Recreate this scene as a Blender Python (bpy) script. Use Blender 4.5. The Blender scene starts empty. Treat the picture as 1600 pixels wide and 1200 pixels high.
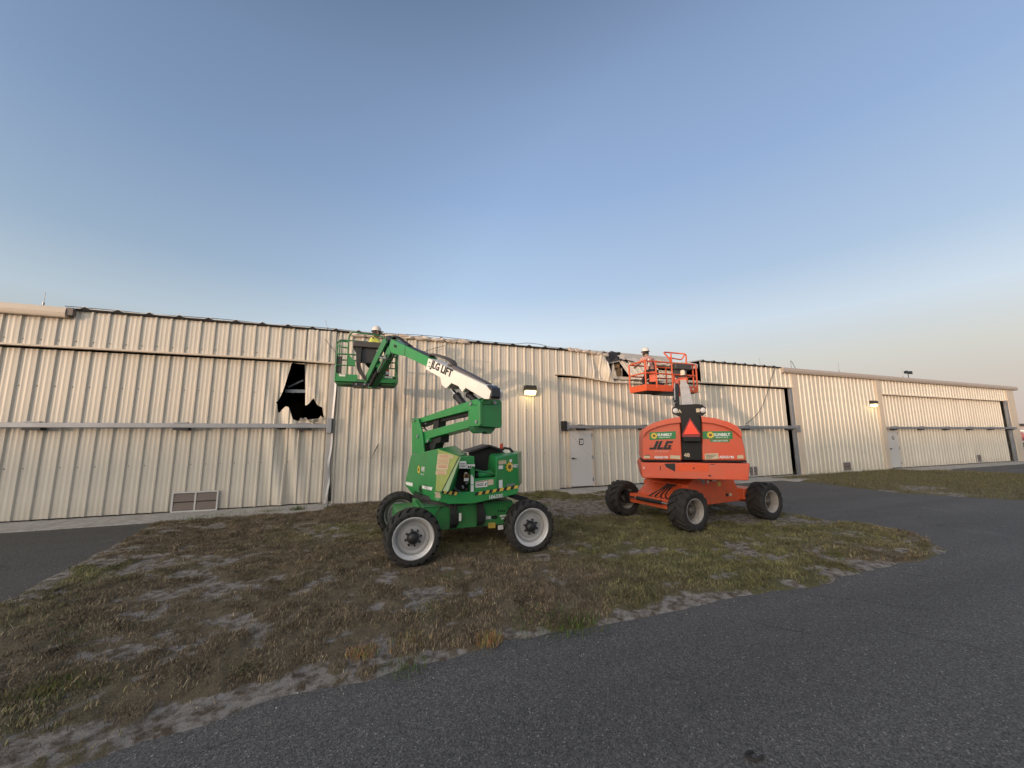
import bpy, bmesh, math, random
import numpy as np
from mathutils import Vector, Matrix, noise
R = math.radians
random.seed(7)
SC = bpy.context.scene
COL = SC.collection
V3 = Vector

# ------------------------------------------------------------------ camera
CF, CYAW, CPITCH, CROLL, CD, CH = 591.9, R(20.607), R(7.982), R(-0.419), 11.846, 1.8
_f = V3((math.sin(CYAW)*math.cos(CPITCH), math.cos(CYAW)*math.cos(CPITCH), math.sin(CPITCH)))
_r = V3((math.cos(CYAW), -math.sin(CYAW), 0))
_u = _r.cross(_f)
_c, _s = math.cos(CROLL), math.sin(CROLL)
_R, _U = _c*_r + _s*_u, -_s*_r + _c*_u
EYE = V3((0, -CD, CH))
def ray(x, y): return _f + (x-800)/CF*_R - (y-600)/CF*_U
def on_plane(q, o, n):
    d = ray(*q); return EYE + d*((V3(o)-EYE).dot(n)/d.dot(n))
def onY(q, y): return on_plane(q, (0, y, 0), V3((0, 1, 0)))      # survey helpers: where a sight line meets a wall, a level
def onZ(q, z): return on_plane(q, (0, 0, z), V3((0, 0, 1)))
cam = bpy.data.cameras.new('camera'); co = bpy.data.objects.new('camera', cam); COL.objects.link(co)
cam.sensor_width = 36; cam.lens = CF/1600*36; cam.clip_start = .05; cam.clip_end = 6000
M = Matrix((_R, _U, -_f)).transposed().to_4x4(); M.translation = EYE
co.matrix_world = M
SC.camera = co

# ------------------------------------------------------------------ materials
class NT:
    def __init__(s, name):
        s.m = bpy.data.materials.new(name); s.m.use_nodes = True
        s.t = s.m.node_tree; s.n = s.t.nodes; s.b = s.n['Principled BSDF']; s.out = s.n['Material Output']
    def add(s, t, **kw):
        n = s.n.new(t)
        for k, v in kw.items():
            if k in n.inputs.keys(): n.inputs[k].default_value = v
            else: setattr(n, k, v)
        return n
    def link(s, a, b): s.t.links.new(a, b)
    def coord(s, scale=(1, 1, 1), kind='Object'):
        c = s.add('ShaderNodeTexCoord'); m = s.add('ShaderNodeMapping'); m.inputs['Scale'].default_value = scale
        s.link(c.outputs[kind], m.inputs[0]); return m.outputs[0]
    def noise(s, scale, detail=4, rough=.6, co=None, **kw):
        n = s.add('ShaderNodeTexNoise', Scale=scale, Detail=detail, Roughness=rough, **kw)
        s.link(co if co is not None else s.coord(), n.inputs['Vector']); return n.outputs['Fac']
    def ramp(s, fac, stops, interp='LINEAR'):
        r = s.add('ShaderNodeValToRGB'); r.color_ramp.interpolation = interp
        e = r.color_ramp.elements
        while len(e) < len(stops): e.new(.5)
        for i, (p, c) in enumerate(stops):
            e[i].position = p; e[i].color = (*c, 1) if len(c) == 3 else c
        s.link(fac, r.inputs[0]); return r.outputs[0]
    def mix(s, fac, a, b, mode='MIX'):
        m = s.add('ShaderNodeMix', data_type='RGBA', blend_type=mode)
        for sock, v in ((m.inputs[0], fac), (m.inputs[6], a), (m.inputs[7], b)):
            if isinstance(v, (int, float)): sock.default_value = v
            elif isinstance(v, tuple): sock.default_value = (*v, 1)
            else: s.link(v, sock)
        return m.outputs[2]
    def math(s, op, a, b=0., clamp=False):
        m = s.add('ShaderNodeMath', operation=op, use_clamp=clamp)
        for sock, v in ((m.inputs[0], a), (m.inputs[1], b)):
            if isinstance(v, (int, float)): sock.default_value = v
            else: s.link(v, sock)
        return m.outputs[0]
    def bump(s, h, strength=.3, dist=.02, prev=None):
        b = s.add('ShaderNodeBump', Strength=strength, Distance=dist); s.link(h, b.inputs['Height'])
        if prev is not None: s.link(prev, b.inputs['Normal'])
        return b.outputs[0]
    def set(s, **kw):
        for k, v in kw.items():
            k = k.replace('_', ' ')
            if isinstance(v, (int, float, tuple)):
                s.b.inputs[k].default_value = (*v, 1) if isinstance(v, tuple) and len(v) == 3 else v
            else: s.link(v, s.b.inputs[k])
        return s.m
def sc(c, k): return tuple(min(1, x*k) for x in c)
MATS = {}
def mat(name, c, rough=.5, metal=0., var=.12, nscale=6., dirt=0., dirtc=(.12, .09, .06), bump=0., spec=.5, coat=0.):
    if name in MATS: return MATS[name]
    t = NT(name)
    f = t.noise(nscale, 6, .65)
    col = t.mix(f, sc(c, 1-var), sc(c, 1+var))
    if dirt:
        d = t.ramp(t.noise(nscale*.45, 8, .7), [(.42, (0, 0, 0)), (.75, (1, 1, 1))])
        col = t.mix(t.math('MULTIPLY', d, dirt), col, dirtc)
        if dirt > .25 and 'tyre' not in name:                          # mud and dust thrown up on the low parts of a machine
            sep = t.add('ShaderNodeSeparateXYZ'); t.link(t.coord(), sep.inputs[0])
            low = t.math('MULTIPLY', t.ramp(sep.outputs['Z'], [(.25, (1, 1, 1)), (.85, (0, 0, 0))]), t.ramp(t.noise(7., 8, .75), [(.38, (0, 0, 0)), (.66, (1, 1, 1))]))
            col = t.mix(t.math('MULTIPLY', low, .55), col, (.13, .10, .07))
            scr = t.ramp(t.noise(1., 6, .7, t.coord((5, 5, 30))), [(.66, (0, 0, 0)), (.70, (1, 1, 1))])
            col = t.mix(t.math('MULTIPLY', scr, .30), col, tuple(min(1, .35+.5*x) for x in c))
    rr = t.math('ADD', t.math('MULTIPLY', t.noise(nscale*2, 3), .2), rough-.1)
    kw = dict(Base_Color=col, Roughness=rr, Metallic=metal, Specular_IOR_Level=spec)
    if coat: kw['Coat_Weight'] = coat; kw['Coat_Roughness'] = .15
    if bump: kw['Normal'] = t.bump(t.noise(nscale*4, 5), bump, .01)
    MATS[name] = t.set(**kw); return MATS[name]

# ------------------------------------------------------------------ mesh builder
class MB:
    def __init__(s): s.v = []; s.f = []; s.mi = []; s.mats = []
    def m(s, mt):
        if mt not in s.mats: s.mats.append(mt)
        return s.mats.index(mt)
    def poly(s, pts, mt):
        b = len(s.v); s.v += [V3(p) for p in pts]; s.f.append(list(range(b, b+len(pts)))); s.mi.append(s.m(mt)); return s
    def loft(s, rings, mt, caps=True, closed=True):
        k = s.m(mt); b = len(s.v); n = len(rings[0])
        for r in rings: s.v += [V3(p) for p in r]
        for i in range(len(rings)-1):
            for j in range(n if closed else n-1):
                a, c = b+i*n+j, b+i*n+(j+1) % n
                s.f.append([a, c, c+n, a+n]); s.mi.append(k)
        if caps:
            s.f.append([b+j for j in range(n)][::-1]); s.mi.append(k)
            s.f.append([b+(len(rings)-1)*n+j for j in range(n)]); s.mi.append(k)
        return s
    def prism(s, pts, ext, mt):
        e = V3(ext); return s.loft([[V3(p) for p in pts], [V3(p)+e for p in pts]], mt)
    def box(s, lo, hi, mt):
        (x0, y0, z0), (x1, y1, z1) = lo, hi
        return s.prism([(x0, y0, z0), (x1, y0, z0), (x1, y1, z0), (x0, y1, z0)], (0, 0, z1-z0), mt)
    def beam(s, a, b, w, h, mt, up=(0, 0, 1)):
        a, b = V3(a), V3(b); d = (b-a).normalized(); sd = d.cross(V3(up))
        if sd.length < 1e-4: sd = d.cross(V3((0, 1, 0)))
        sd.normalize(); u = sd.cross(d)
        q = [sd*x*w/2+u*z*h/2 for x, z in ((-1, -1), (1, -1), (1, 1), (-1, 1))]
        return s.loft([[a+k for k in q], [b+k for k in q]], mt)
    def cyl(s, a, b, r0, mt, r1=None, n=14, caps=True):
        a, b = V3(a), V3(b); r1 = r0 if r1 is None else r1
        d = (b-a).normalized(); x = d.orthogonal().normalized(); y = d.cross(x)
        cs = [x*math.cos(2*math.pi*i/n)+y*math.sin(2*math.pi*i/n) for i in range(n)]
        return s.loft([[a+c*r0 for c in cs], [b+c*r1 for c in cs]], mt, caps)
    def tube(s, pts, r, mt, n=8, closed=False):
        pts = [V3(p) for p in pts]; rings = []; N = len(pts); x = None
        for i, p in enumerate(pts):
            a = pts[i-1] if (i or closed) else p; b = pts[(i+1) % N] if (i < N-1 or closed) else p
            d = (b-a).normalized()
            x = d.orthogonal().normalized() if x is None else (x-d*x.dot(d)).normalized()
            y = d.cross(x); rr = r[i] if isinstance(r, (list, tuple)) else r
            rings.append([p+(x*math.cos(2*math.pi*k/n)+y*math.sin(2*math.pi*k/n))*rr for k in range(n)])
        if closed: rings.append(rings[0])
        return s.loft(rings, mt, not closed)
    def lathe(s, c, axis, prof, mt, n=32):
        c = V3(c); d = V3(axis).normalized(); x = d.orthogonal().normalized(); y = d.cross(x)
        rings = [[c+d*h+(x*math.cos(2*math.pi*i/n)+y*math.sin(2*math.pi*i/n))*max(rr, 1e-4) for i in range(n)] for rr, h in prof]
        return s.loft(rings, mt, False)
    def hull(s, pts, mt):
        bm = bmesh.new()
        for p in pts: bm.verts.new(V3(p))
        r = bmesh.ops.convex_hull(bm, input=bm.verts)
        bmesh.ops.dissolve_limit(bm, angle_limit=.03, verts=bm.verts[:], edges=bm.edges[:])
        bmesh.ops.recalc_face_normals(bm, faces=bm.faces)
        b = len(s.v); bm.verts.index_update(); s.v += [v.co.copy() for v in bm.verts]; k = s.m(mt)
        for f in bm.faces: s.f.append([b+v.index for v in f.verts]); s.mi.append(k)
        bm.free(); return s
    def text(s, txt, c, xd, ud, h, mt, bold=0., shear=0., width=None, lift=.004, align='CENTER'):
        vs, fs = text_mesh(txt, bold, shear); c, xd, ud = V3(c), V3(xd).normalized(), V3(ud).normalized()
        xs = [v[0] for v in vs]; ys = [v[1] for v in vs]; x0, x1, y0, y1 = min(xs), max(xs), min(ys), max(ys)
        ky = h/(y1-y0); kx = ky if width is None else width/(x1-x0)
        n = xd.cross(ud); b = len(s.v); k = s.m(mt)
        s.v += [c+xd*(v[0]-(x0+x1)/2)*kx+ud*(v[1]-(y0+y1)/2)*ky+n*lift for v in vs]
        for f in fs: s.f.append([b+i for i in f]); s.mi.append(k)
        return s
    def clusters(s, pad=.02):
        # connected pieces whose boxes touch belong together; the rest are pieces of their own
        par = list(range(len(s.v)))
        def find(i):
            while par[i] != i: par[i] = par[par[i]]; i = par[i]
            return i
        for f in s.f:
            for k in f[1:]: par[find(k)] = find(f[0])
        isl = {}
        for i, f in enumerate(s.f): isl.setdefault(find(f[0]), []).append(i)
        bx = []
        for fs in isl.values():
            P = np.array([s.v[k] for i in fs for k in s.f[i]]); bx.append([P.min(0)-pad, P.max(0)+pad, fs])
        ch = True
        while ch and len(bx) > 1:
            ch = False; out = []
            for b in bx:
                for o in out:
                    if (b[0] <= o[1]).all() and (o[0] <= b[1]).all():
                        o[0] = np.minimum(o[0], b[0]); o[1] = np.maximum(o[1], b[1]); o[2] += b[2]; ch = True; break
                else: out.append(b)
            bx = out
        return [sorted(b[2]) for b in bx]
    def build(s, name, parent=None, origin=None, bevel=0., smooth=38, seg=2):
        if parent is not None and origin is None and not any(k in name for k in ('letter', 'number', 'logo', 'sign', 'mark', 'stripe', 'residue', 'features', 'harness')):
            cl = s.clusters()
            if 1 < len(cl) <= 40:
                r = None
                for fs in cl:
                    m = MB(); mp = {}
                    for i in fs:
                        for k in s.f[i]:
                            if k not in mp: mp[k] = len(m.v); m.v.append(s.v[k])
                        m.f.append([mp[k] for k in s.f[i]]); m.mi.append(m.m(s.mats[s.mi[i]]))
                    o = m._build(name, parent, None, bevel, smooth, seg); r = r or o
                return r
        return s._build(name, parent, origin, bevel, smooth, seg)
    def _build(s, name, parent=None, origin=None, bevel=0., smooth=38, seg=2):
        pw = WORLD[parent] if parent else V3((0, 0, 0)); o = V3(origin) if origin is not None else pw.copy()
        if parent is None and origin is None and s.v:
            o = V3((sum(v.x for v in s.v)/len(s.v), sum(v.y for v in s.v)/len(s.v), min(v.z for v in s.v)))
        me = bpy.data.meshes.new(name); me.from_pydata([v-o for v in s.v], [], s.f)
        for mt in s.mats: me.materials.append(mt)
        me.polygons.foreach_set('material_index', s.mi); me.validate()
        bm = bmesh.new(); bm.from_mesh(me); bmesh.ops.remove_doubles(bm, verts=bm.verts, dist=1e-5)
        bmesh.ops.recalc_face_normals(bm, faces=bm.faces)
        for f in bm.faces: f.smooth = True
        for e in bm.edges:
            if len(e.link_faces) != 2 or e.calc_face_angle(0) > R(smooth): e.smooth = False
        bm.to_mesh(me); bm.free()
        ob = bpy.data.objects.new(name, me); COL.objects.link(ob); ob.location = o-pw; WORLD[ob] = o
        if parent: ob.parent = parent
        if bevel:
            b = ob.modifiers.new('bevel', 'BEVEL'); b.width = bevel; b.segments = seg; b.limit_method = 'ANGLE'; b.angle_limit = R(40); b.harden_normals = True
        return ob
WORLD = {}
_T = {}
def text_mesh(txt, bold, shear):
    k = (txt, bold, shear)
    if k not in _T:
        cu = bpy.data.curves.new('lettering', 'FONT'); cu.body = txt; cu.offset = bold; cu.shear = shear; cu.resolution_u = 3
        o = bpy.data.objects.new('lettering', cu); COL.objects.link(o)
        bpy.context.view_layer.update()
        me = bpy.data.meshes.new_from_object(o.evaluated_get(bpy.context.evaluated_depsgraph_get()))
        _T[k] = ([tuple(v.co) for v in me.vertices], [list(p.vertices) for p in me.polygons])
        bpy.data.objects.remove(o); bpy.data.meshes.remove(me); bpy.data.curves.remove(cu)
    return _T[k]
def fillet(pts, r, n=4):
    pts = [V3(p) for p in pts]; out = [pts[0]]
    for a, b, c in zip(pts, pts[1:], pts[2:]):
        u, w = (a-b), (c-b); k = min(r, u.length*.45, w.length*.45); u.normalize(); w.normalize()
        p, q = b+u*k, b+w*k
        for i in range(n+1):
            t = i/n; out.append(p*(1-t)**2+b*2*t*(1-t)+q*t*t)
    return out+[pts[-1]]
def tag(o, label=None, cat=None, group=None, kind=None):
    for k, v in (('label', label), ('category', cat), ('group', group), ('kind', kind)):
        if v: o[k] = v
    return o
def empty(name, loc, label, cat, group=None):
    o = bpy.data.objects.new(name, None); COL.objects.link(o); o.location = loc; WORLD[o] = V3(loc); o.empty_display_size = .2
    return tag(o, label, cat, group)
def copy_child(o, parent, loc_world, flip=False):
    c = o.copy(); COL.objects.link(c); c.parent = parent; c.location = V3(loc_world)-WORLD[parent]; WORLD[c] = V3(loc_world)
    return c
class Frame:                                   # local axes of a turret: w right, d forward, z up
    def __init__(s, o, az):
        a = R(az); s.o = V3((o[0], o[1], 0)); s.D = V3((math.sin(a), math.cos(a), 0)); s.W = V3((math.cos(a), -math.sin(a), 0))
    def p(s, w, d, z): return s.o+s.W*w+s.D*d+V3((0, 0, z))
    def side(s, qs, w): return [on_plane(q, s.o+s.W*w, s.W) for q in qs]
    def face(s, qs, d): return [on_plane(q, s.o+s.D*d, s.D) for q in qs]
    def box(s, mb, w0, w1, d0, d1, z0, z1, mt):
        return mb.prism([s.p(w0, d0, z0), s.p(w1, d0, z0), s.p(w1, d1, z0), s.p(w0, d1, z0)], (0, 0, z1-z0), mt)

# ------------------------------------------------------------------ palette
black = mat('black_steel', (.012, .012, .013), .5, 0, .3)
rubber = mat('tyre_rubber', (.016, .015, .014), .8, 0, .3, 6, .4, (.075, .06, .045), .3)
steel = mat('galvanised_steel', (.30, .31, .33), .45, .6, .15, 5, .3, (.15, .13, .12))
chrome = mat('chrome_rod', (.7, .7, .7), .15, 1.)
dark = mat('dark_interior', (.012, .012, .012), .9)
white = mat('sticker_white', (.75, .74, .70), .5, 0, .06, 9, .15)
cream = mat('sticker_cream', (.55, .45, .30), .55, 0, .15, 30, .3, (.35, .2, .1))
yellow = mat('hazard_yellow', (.62, .42, .06), .5, 0, .1, 8, .3)
inkm = mat('black_ink', (.012, .012, .012), .5)
green = mat('green_paint', (.019, .235, .058), .36, 0, .16, 5, .28, (.10, .12, .06), .03, .5, .15)
greend = mat('green_paint_dull', (.028, .165, .062), .5, 0, .22, 5, .35, (.10, .10, .06), .04)
orange = mat('orange_paint', (.64, .092, .026), .42, 0, .12, 4, .34, (.34, .13, .08), .03, .5, .1)
oranged = mat('orange_paint_chalky', (.63, .092, .038), .48, 0, .14, 3, .45, (.42, .17, .11), .04)
boomw = mat('cream_white_paint', (.78, .74, .67), .45, 0, .06, 5, .15, (.4, .33, .25))
boomg = mat('grey_white_paint', (.66, .56, .44), .5, 0, .1, 5, .35, (.30, .22, .14))
silver = mat('silver_wheel_paint', (.58, .565, .55), .34, .3, .08, 6, .25, (.30, .26, .22))
consolem = mat('console_plastic', (.055, .048, .045), .55, 0, .2, 8, .3, (.14, .12, .10))
hose = mat('hydraulic_hose', (.015, .015, .016), .55, 0, .3)
redm = mat('red_paint', (.45, .02, .015), .4)
# ------------------------------------------------------------------ hangar
def wall_material(name, base):
    t = NT(name); g = t.coord()
    sep = t.add('ShaderNodeSeparateXYZ'); t.link(g, sep.inputs[0])
    pid = t.math('FLOOR', t.math('DIVIDE', sep.outputs['X'], .915))
    wn = t.add('ShaderNodeTexWhiteNoise', noise_dimensions='1D'); t.link(pid, wn.inputs['W'])
    col = t.mix(wn.outputs['Value'], sc(base, .95), sc(base, 1.04))
    st = t.noise(1., 6, .65, t.coord((9, 9, .35)))
    col = t.mix(t.math('MULTIPLY', t.ramp(st, [(.48, (0, 0, 0)), (.78, (1, 1, 1))]), .28), col, sc(base, .62))
    rs = t.math('MULTIPLY', t.ramp(t.noise(1., 4, .6, t.coord((14, 14, .22))), [(.66, (0, 0, 0)), (.74, (1, 1, 1))]), t.ramp(t.noise(.7, 3), [(.5, (0, 0, 0)), (.62, (1, 1, 1))]))
    col = t.mix(t.math('MULTIPLY', rs, .35), col, (.33, .24, .15))
    low = t.math('MULTIPLY', t.ramp(sep.outputs['Z'], [(0., (1, 1, 1)), (.5, (0, 0, 0))]), t.noise(3., 6, .7))
    col = t.mix(t.math('MULTIPLY', low, .5), col, (.22, .19, .14))
    blot = t.ramp(t.noise(.9, 5, .6), [(.4, (0, 0, 0)), (.8, (1, 1, 1))])
    col = t.mix(t.math('MULTIPLY', blot, .12), col, sc(base, .8))
    return t.set(Base_Color=col, Roughness=.42, Specular_IOR_Level=.5, Normal=t.bump(t.noise(.9, 3, .5, t.coord((1, 1, .6))), .05, .05))
wallm = wall_material('beige_wall_sheet', (.60, .545, .455))
trimm = mat('beige_trim', (.56, .47, .37), .42, 0, .06, 4, .2, (.35, .27, .19))
doorm = mat('walk_door_paint', (.52, .50, .48), .45, 0, .03, 4, .12, (.35, .31, .27))
concm = mat('concrete_kerb', (.42, .40, .365), .85, 0, .12, 3, .4, (.25, .22, .18), .25)
louv = mat('louver_brown', (.16, .125, .11), .6, 0, .15, 6, .3)
roofm = mat('roof_sheet', (.50, .48, .45), .4, .2, .1, 3, .3)
woodm = mat('timber', (.30, .19, .10), .7, 0, .2, 8, .3)
insul = mat('foil_insulation', (.40, .38, .36), .6, 0, .35, 9, .4, (.12, .11, .11), .6)
foilm = mat('crumpled_flashing', (.62, .54, .46), .4, .1, .12, 6, .3, (.36, .28, .22), .3)

RIB = [(0, 0), (.024, .038), (.058, .038), (.084, 0), (.130, 0), (.142, .0042), (.162, .0042), (.174, 0), (.220, 0), (.232, .0042), (.252, .0042), (.264, 0)]
def columns(x0, x1):
    xs = []; i = math.floor(x0/.305)-1
    while i*.305 < x1+.31:
        for a, h in RIB: xs.append((i*.305+a, h))
        i += 1
    def hh(x):
        for (a, p), (b, q) in zip(xs, xs[1:]):
            if a <= x <= b: return p+(q-p)*(x-a)/max(b-a, 1e-9)
        return 0
    return [(x0, hh(x0))]+[c for c in xs if x0+.004 < c[0] < x1-.004]+[(x1, hh(x1))]
def pspan(poly, x):
    zs = []
    for (ax, az), (bx, bz) in zip(poly, poly[1:]+poly[:1]):
        if (ax-x)*(bx-x) <= 0 and ax != bx:
            t = (x-ax)/(bx-ax)
            if 0 <= t <= 1: zs.append(az+(bz-az)*t)
    return (min(zs), max(zs)) if len(zs) >= 2 else None
def sheet(mb, x0, x1, y, bot, top, hole=None, disp=None, dz=None, mt=None):
    mt = mt or wallm
    cs = columns(x0, x1); fb = bot if callable(bot) else (lambda x: bot); ft = top if callable(top) else (lambda x: top)
    def pt(x, h, z):
        d = disp(x, z) if disp else 0
        return V3((x, y-h-d, z))
    def strip(l, r):
        if l[1]-l[0] < 1e-4 and r[1]-r[0] < 1e-4: return
        n = max(1, int((max(l[1]-l[0], r[1]-r[0]))/(dz or 99)+.5)); k = mb.m(mt)
        for i in range(n):
            a, b = i/n, (i+1)/n
            q = []
            for (c, sp, t) in ((A, l, a), (B, r, a), (B, r, b), (A, l, b)):
                q.append(pt(c[0], c[1], sp[0]+(sp[1]-sp[0])*t))
            s0 = len(mb.v); mb.v += q; mb.f.append([s0, s0+1, s0+2, s0+3]); mb.mi.append(k)
    for A, B in zip(cs, cs[1:]):
        la, lb = (fb(A[0]), ft(A[0])), (fb(B[0]), ft(B[0]))
        xm = (A[0]+B[0])/2
        ha, hb = (pspan(hole, A[0]), pspan(hole, B[0])) if hole else (None, None)
        if ha is None and hb is None: strip(la, lb)
        else:
            ha = ha or (sum(hb)/2,)*2; hb = hb or (sum(ha)/2,)*2
            ha = (max(ha[0], la[0]), min(ha[1], la[1])); hb = (max(hb[0], lb[0]), min(hb[1], lb[1]))
            strip((la[0], max(la[0], ha[0])), (lb[0], max(lb[0], hb[0]))); strip((min(ha[1], la[1]), la[1]), (min(hb[1], lb[1]), lb[1]))
screwm = mat('screw_heads', (.10, .085, .07), .6)
def screws(mb, x0, x1, y, zs):
    i = math.ceil(x0/.305)
    while i*.305+.1 < x1:
        for z in zs:
            if random.random() < .85:
                x = i*.305+.112; mb.cyl((x, y, z+random.uniform(-.006, .006)), (x, y-.012, z), .011, screwm, n=6)
        i += 1

HZ, TOP = 3.97, 4.9
hangar = empty('hangar_building', (16, 0, 0), 'long beige ribbed metal hangar row with storm damaged eave and bifold doors', 'hangar')
wr = lambda x, z: .018*noise.noise(V3((x*1.1, z*1.3, 3)))
def dent(x, z):
    k = max(0, 1-abs(x-1.2)/2.4)
    n1 = noise.noise(V3((x*3.1, z*1.6, 7))); n2 = abs(noise.noise(V3((x*2.2+z*1.4, z*2.1-x, 1))))
    return k*(.05*n1-.055*n2)+.01*noise.noise(V3((x, z*.8, 2)))
mb = MB(); sheet(mb, -1.0, 6.07, 0, .02, lambda x: TOP, None, dent, .16); screws(mb, -.9, 3.0, -.01, (1.25, 2.7)); screws(mb, 3, 6, 0, (1.25, 2.7, 4.0)); mb.build('wall_sheet', hangar)
mb = MB(); sheet(mb, 18.72, 24.9, 0, .02, TOP, None, wr, .5); screws(mb, 18.8, 24.8, -.004, (1.25, 2.7, 4.0)); mb.build('wall_sheet', hangar)
mb = MB(); sheet(mb, -24, -13.4, 0, .02, TOP); mb.build('wall_sheet', hangar)
# headers above the doors
mb = MB(); sheet(mb, -13.4, -1.62, 0, HZ, TOP, None, wr, .3); screws(mb, -13, -1.7, -.002, (4.12,)); mb.build('header_sheet', hangar)
mb = MB()                                    # loose patch sheet at the end of the first header, a little proud
sheet(mb, -1.72, -1.0, -.045, HZ-.03, TOP-.03, None, lambda x, z: .03*noise.noise(V3((x*4, z*3, 9))), .12); mb.build('patch_sheet', hangar)
mb = MB(); sheet(mb, 25.3, 39.2, 0, HZ-.06, TOP); mb.build('header_sheet', hangar)
sag = lambda x: HZ+.02-.16*math.exp(-((x-9.6)/1.5)**2)-.10*math.exp(-((x-8.2)/.9)**2)
topsag = lambda x: TOP-.12*max(0, min(1, (x-6.6)/1.9))**1.5
def crease(x, z):
    k = max(0, min(1, (x-6.8)/1.4)); return k*(.10*noise.noise(V3((x*2.6, z*2.2, 4)))+.07*math.sin(x*9+z*5))
holeW = [(8.13, 5.2), (8.16, 4.80), (8.31, 4.45), (8.50, 4.0), (8.52, 3.6), (9.6, 3.5), (10.4, 3.5), (10.4, 5.2)]
mb = MB(); sheet(mb, 6.07, 8.98, 0, sag, topsag, holeW, crease, .1); mb.build('header_sheet', hangar)
mb = MB(); sheet(mb, 12.83, 18.35, 0, HZ, TOP, None, wr, .3); screws(mb, 13, 18.3, -.004, (4.12,)); mb.build('header_sheet', hangar)
# collapsed sheet pieces beside the hole
mb = MB()
def slab(x0, x1, za, zb, shift, y0, y1):
    cs = columns(x0, x1); k = mb.m(wallm)
    for A, B in zip(cs, cs[1:]):
        q = [V3((A[0], y0-A[1], za)), V3((B[0], y0-B[1], za)), V3((B[0]-shift, y1-B[1], zb)), V3((A[0]-shift, y1-A[1], zb))]
        s0 = len(mb.v); mb.v += q; mb.f.append([s0, s0+1, s0+2, s0+3]); mb.mi.append(k)
slab(9.33, 11.0, HZ+.0, 4.70, .42, -.03, .16); slab(11.1, 12.2, 4.0, 4.45, .35, .05, .22)
mb.build('collapsed_sheet', hangar)
# trims
def trim(mb, x0, x1, y0, y1, z0, z1, mt=None): mb.box((x0, y0, z0), (x1, y1, z1), mt or trimm)
for x0, x1, z1 in ((18.35, 18.72, 4.78), (24.9, 25.3, 4.68), (39.2, 40.15, 4.7)):
    mb = MB(); trim(mb, x0, x1, -.075, .05, .0, z1); mb.build('corner_trim', hangar, bevel=.012)
mb = MB(); trim(mb, 5.72, 6.07, -.02, .02, .05, 4.86, wallm); mb.build('corner_trim', hangar)
def header_lip(x0, x1, zf, name='header_trim'):
    mb = MB(); n = 40; pr = []
    for i in range(n+1):
        x = x0+(x1-x0)*i/n; z = zf(x)
        pr.append([V3((x, -.10, z-.005)), V3((x, -.10, z+.035)), V3((x, .02, z+.055)), V3((x, .02, z-.005))])
    mb.loft(pr, trimm); return mb.build(name, hangar)
header_lip(-13.4, -1.0, lambda x: HZ-.02-.03*max(0, x+2.2)); header_lip(6.07, 18.38, lambda x: sag(x)-.02); header_lip(25.3, 39.2, lambda x: HZ-.08)
# eave: fascia boxes at both ends, bare roof edge between
def fascia(x0, x1):
    mb = MB(); pr = [(-.40, 4.74), (-.42, 4.80), (-.42, 4.95), (-.40, 4.99), (-.10, 5.02), (.05, 5.02), (.05, 4.74)]
    mb.prism([(x0, a, b) for a, b in pr], (x1-x0, 0, 0), trimm)
    mb.prism([(x0, -.425, 4.83), (x0, -.432, 4.84), (x0, -.425, 4.85)], (x1-x0, 0, 0), trimm)
    return mb.build('fascia', hangar)
FZ = .085
fascm = mat('brown_grey_fascia', (.40, .33, .275), .45, 0, .06, 3, .2, (.3, .24, .2))
def fascia2(x0, x1, trimm=trimm):
    mb = MB(); pr = [(-.15, 4.66), (-.17, 4.70), (-.17, 4.84), (-.14, 4.90), (-.02, 4.93), (.05, 4.93), (.05, 4.66)]
    mb.prism([(x0, a, b) for a, b in pr], (x1-x0, 0, 0), trimm)
    mb.box((x0, -.176, 4.755), (x1, -.165, 4.775), trimm)
    return mb.build('fascia', hangar)
fascia2(-24, -6.78); fascia2(17.75, 40.6, fascm)
mb = MB(); mb.box((-6.78, -.15, 4.72), (-6.66, .04, 4.9), louv); mb.build('fascia_end', hangar)
def ridge(x): return math.exp(-((((x+.1) % .61)-.305)/.05)**2)
mb = MB()
def edge(x0, x1, z0=TOP, zf=None):
    n = int((x1-x0)/.03); k = []
    for i in range(n+1):
        x = x0+(x1-x0)*i/n; h = .05*ridge(x); z = zf(x) if zf else z0
        k.append([V3((x, -.07, z-.03)), V3((x, -.075, z+.012+h)), V3((x, .1, z+.035+h)), V3((x, .1, z-.03))])
    mb.loft(k, dark)
edge(-6.66, -.2); edge(3.0, 6.6); edge(12.85, 17.76)
mb.build('eave_closure', hangar)
mb = MB()
def cap(x0, x1, r=1.):
    n = int((x1-x0)/.03); k = []
    for i in range(n+1):
        x = x0+(x1-x0)*i/n; h = .05*ridge(x)*r; y = -.05 if r else .1
        k.append([V3((x, y, TOP+.02*r+h*.9)), V3((x, y, TOP+.01+.028*r+h*.9)), V3((x, 12, TOP+.85)), V3((x, 12, TOP+.8))])
    mb.loft(k, roofm)
cap(-24, -6.66, 0.); cap(-6.66, 8.3); cap(12.9, 17.76); cap(17.76, 40.5, 0.)
mb.box((8.3, 1.6, TOP), (12.9, 12, TOP+.5), roofm)
mb.build('roof', hangar)
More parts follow.
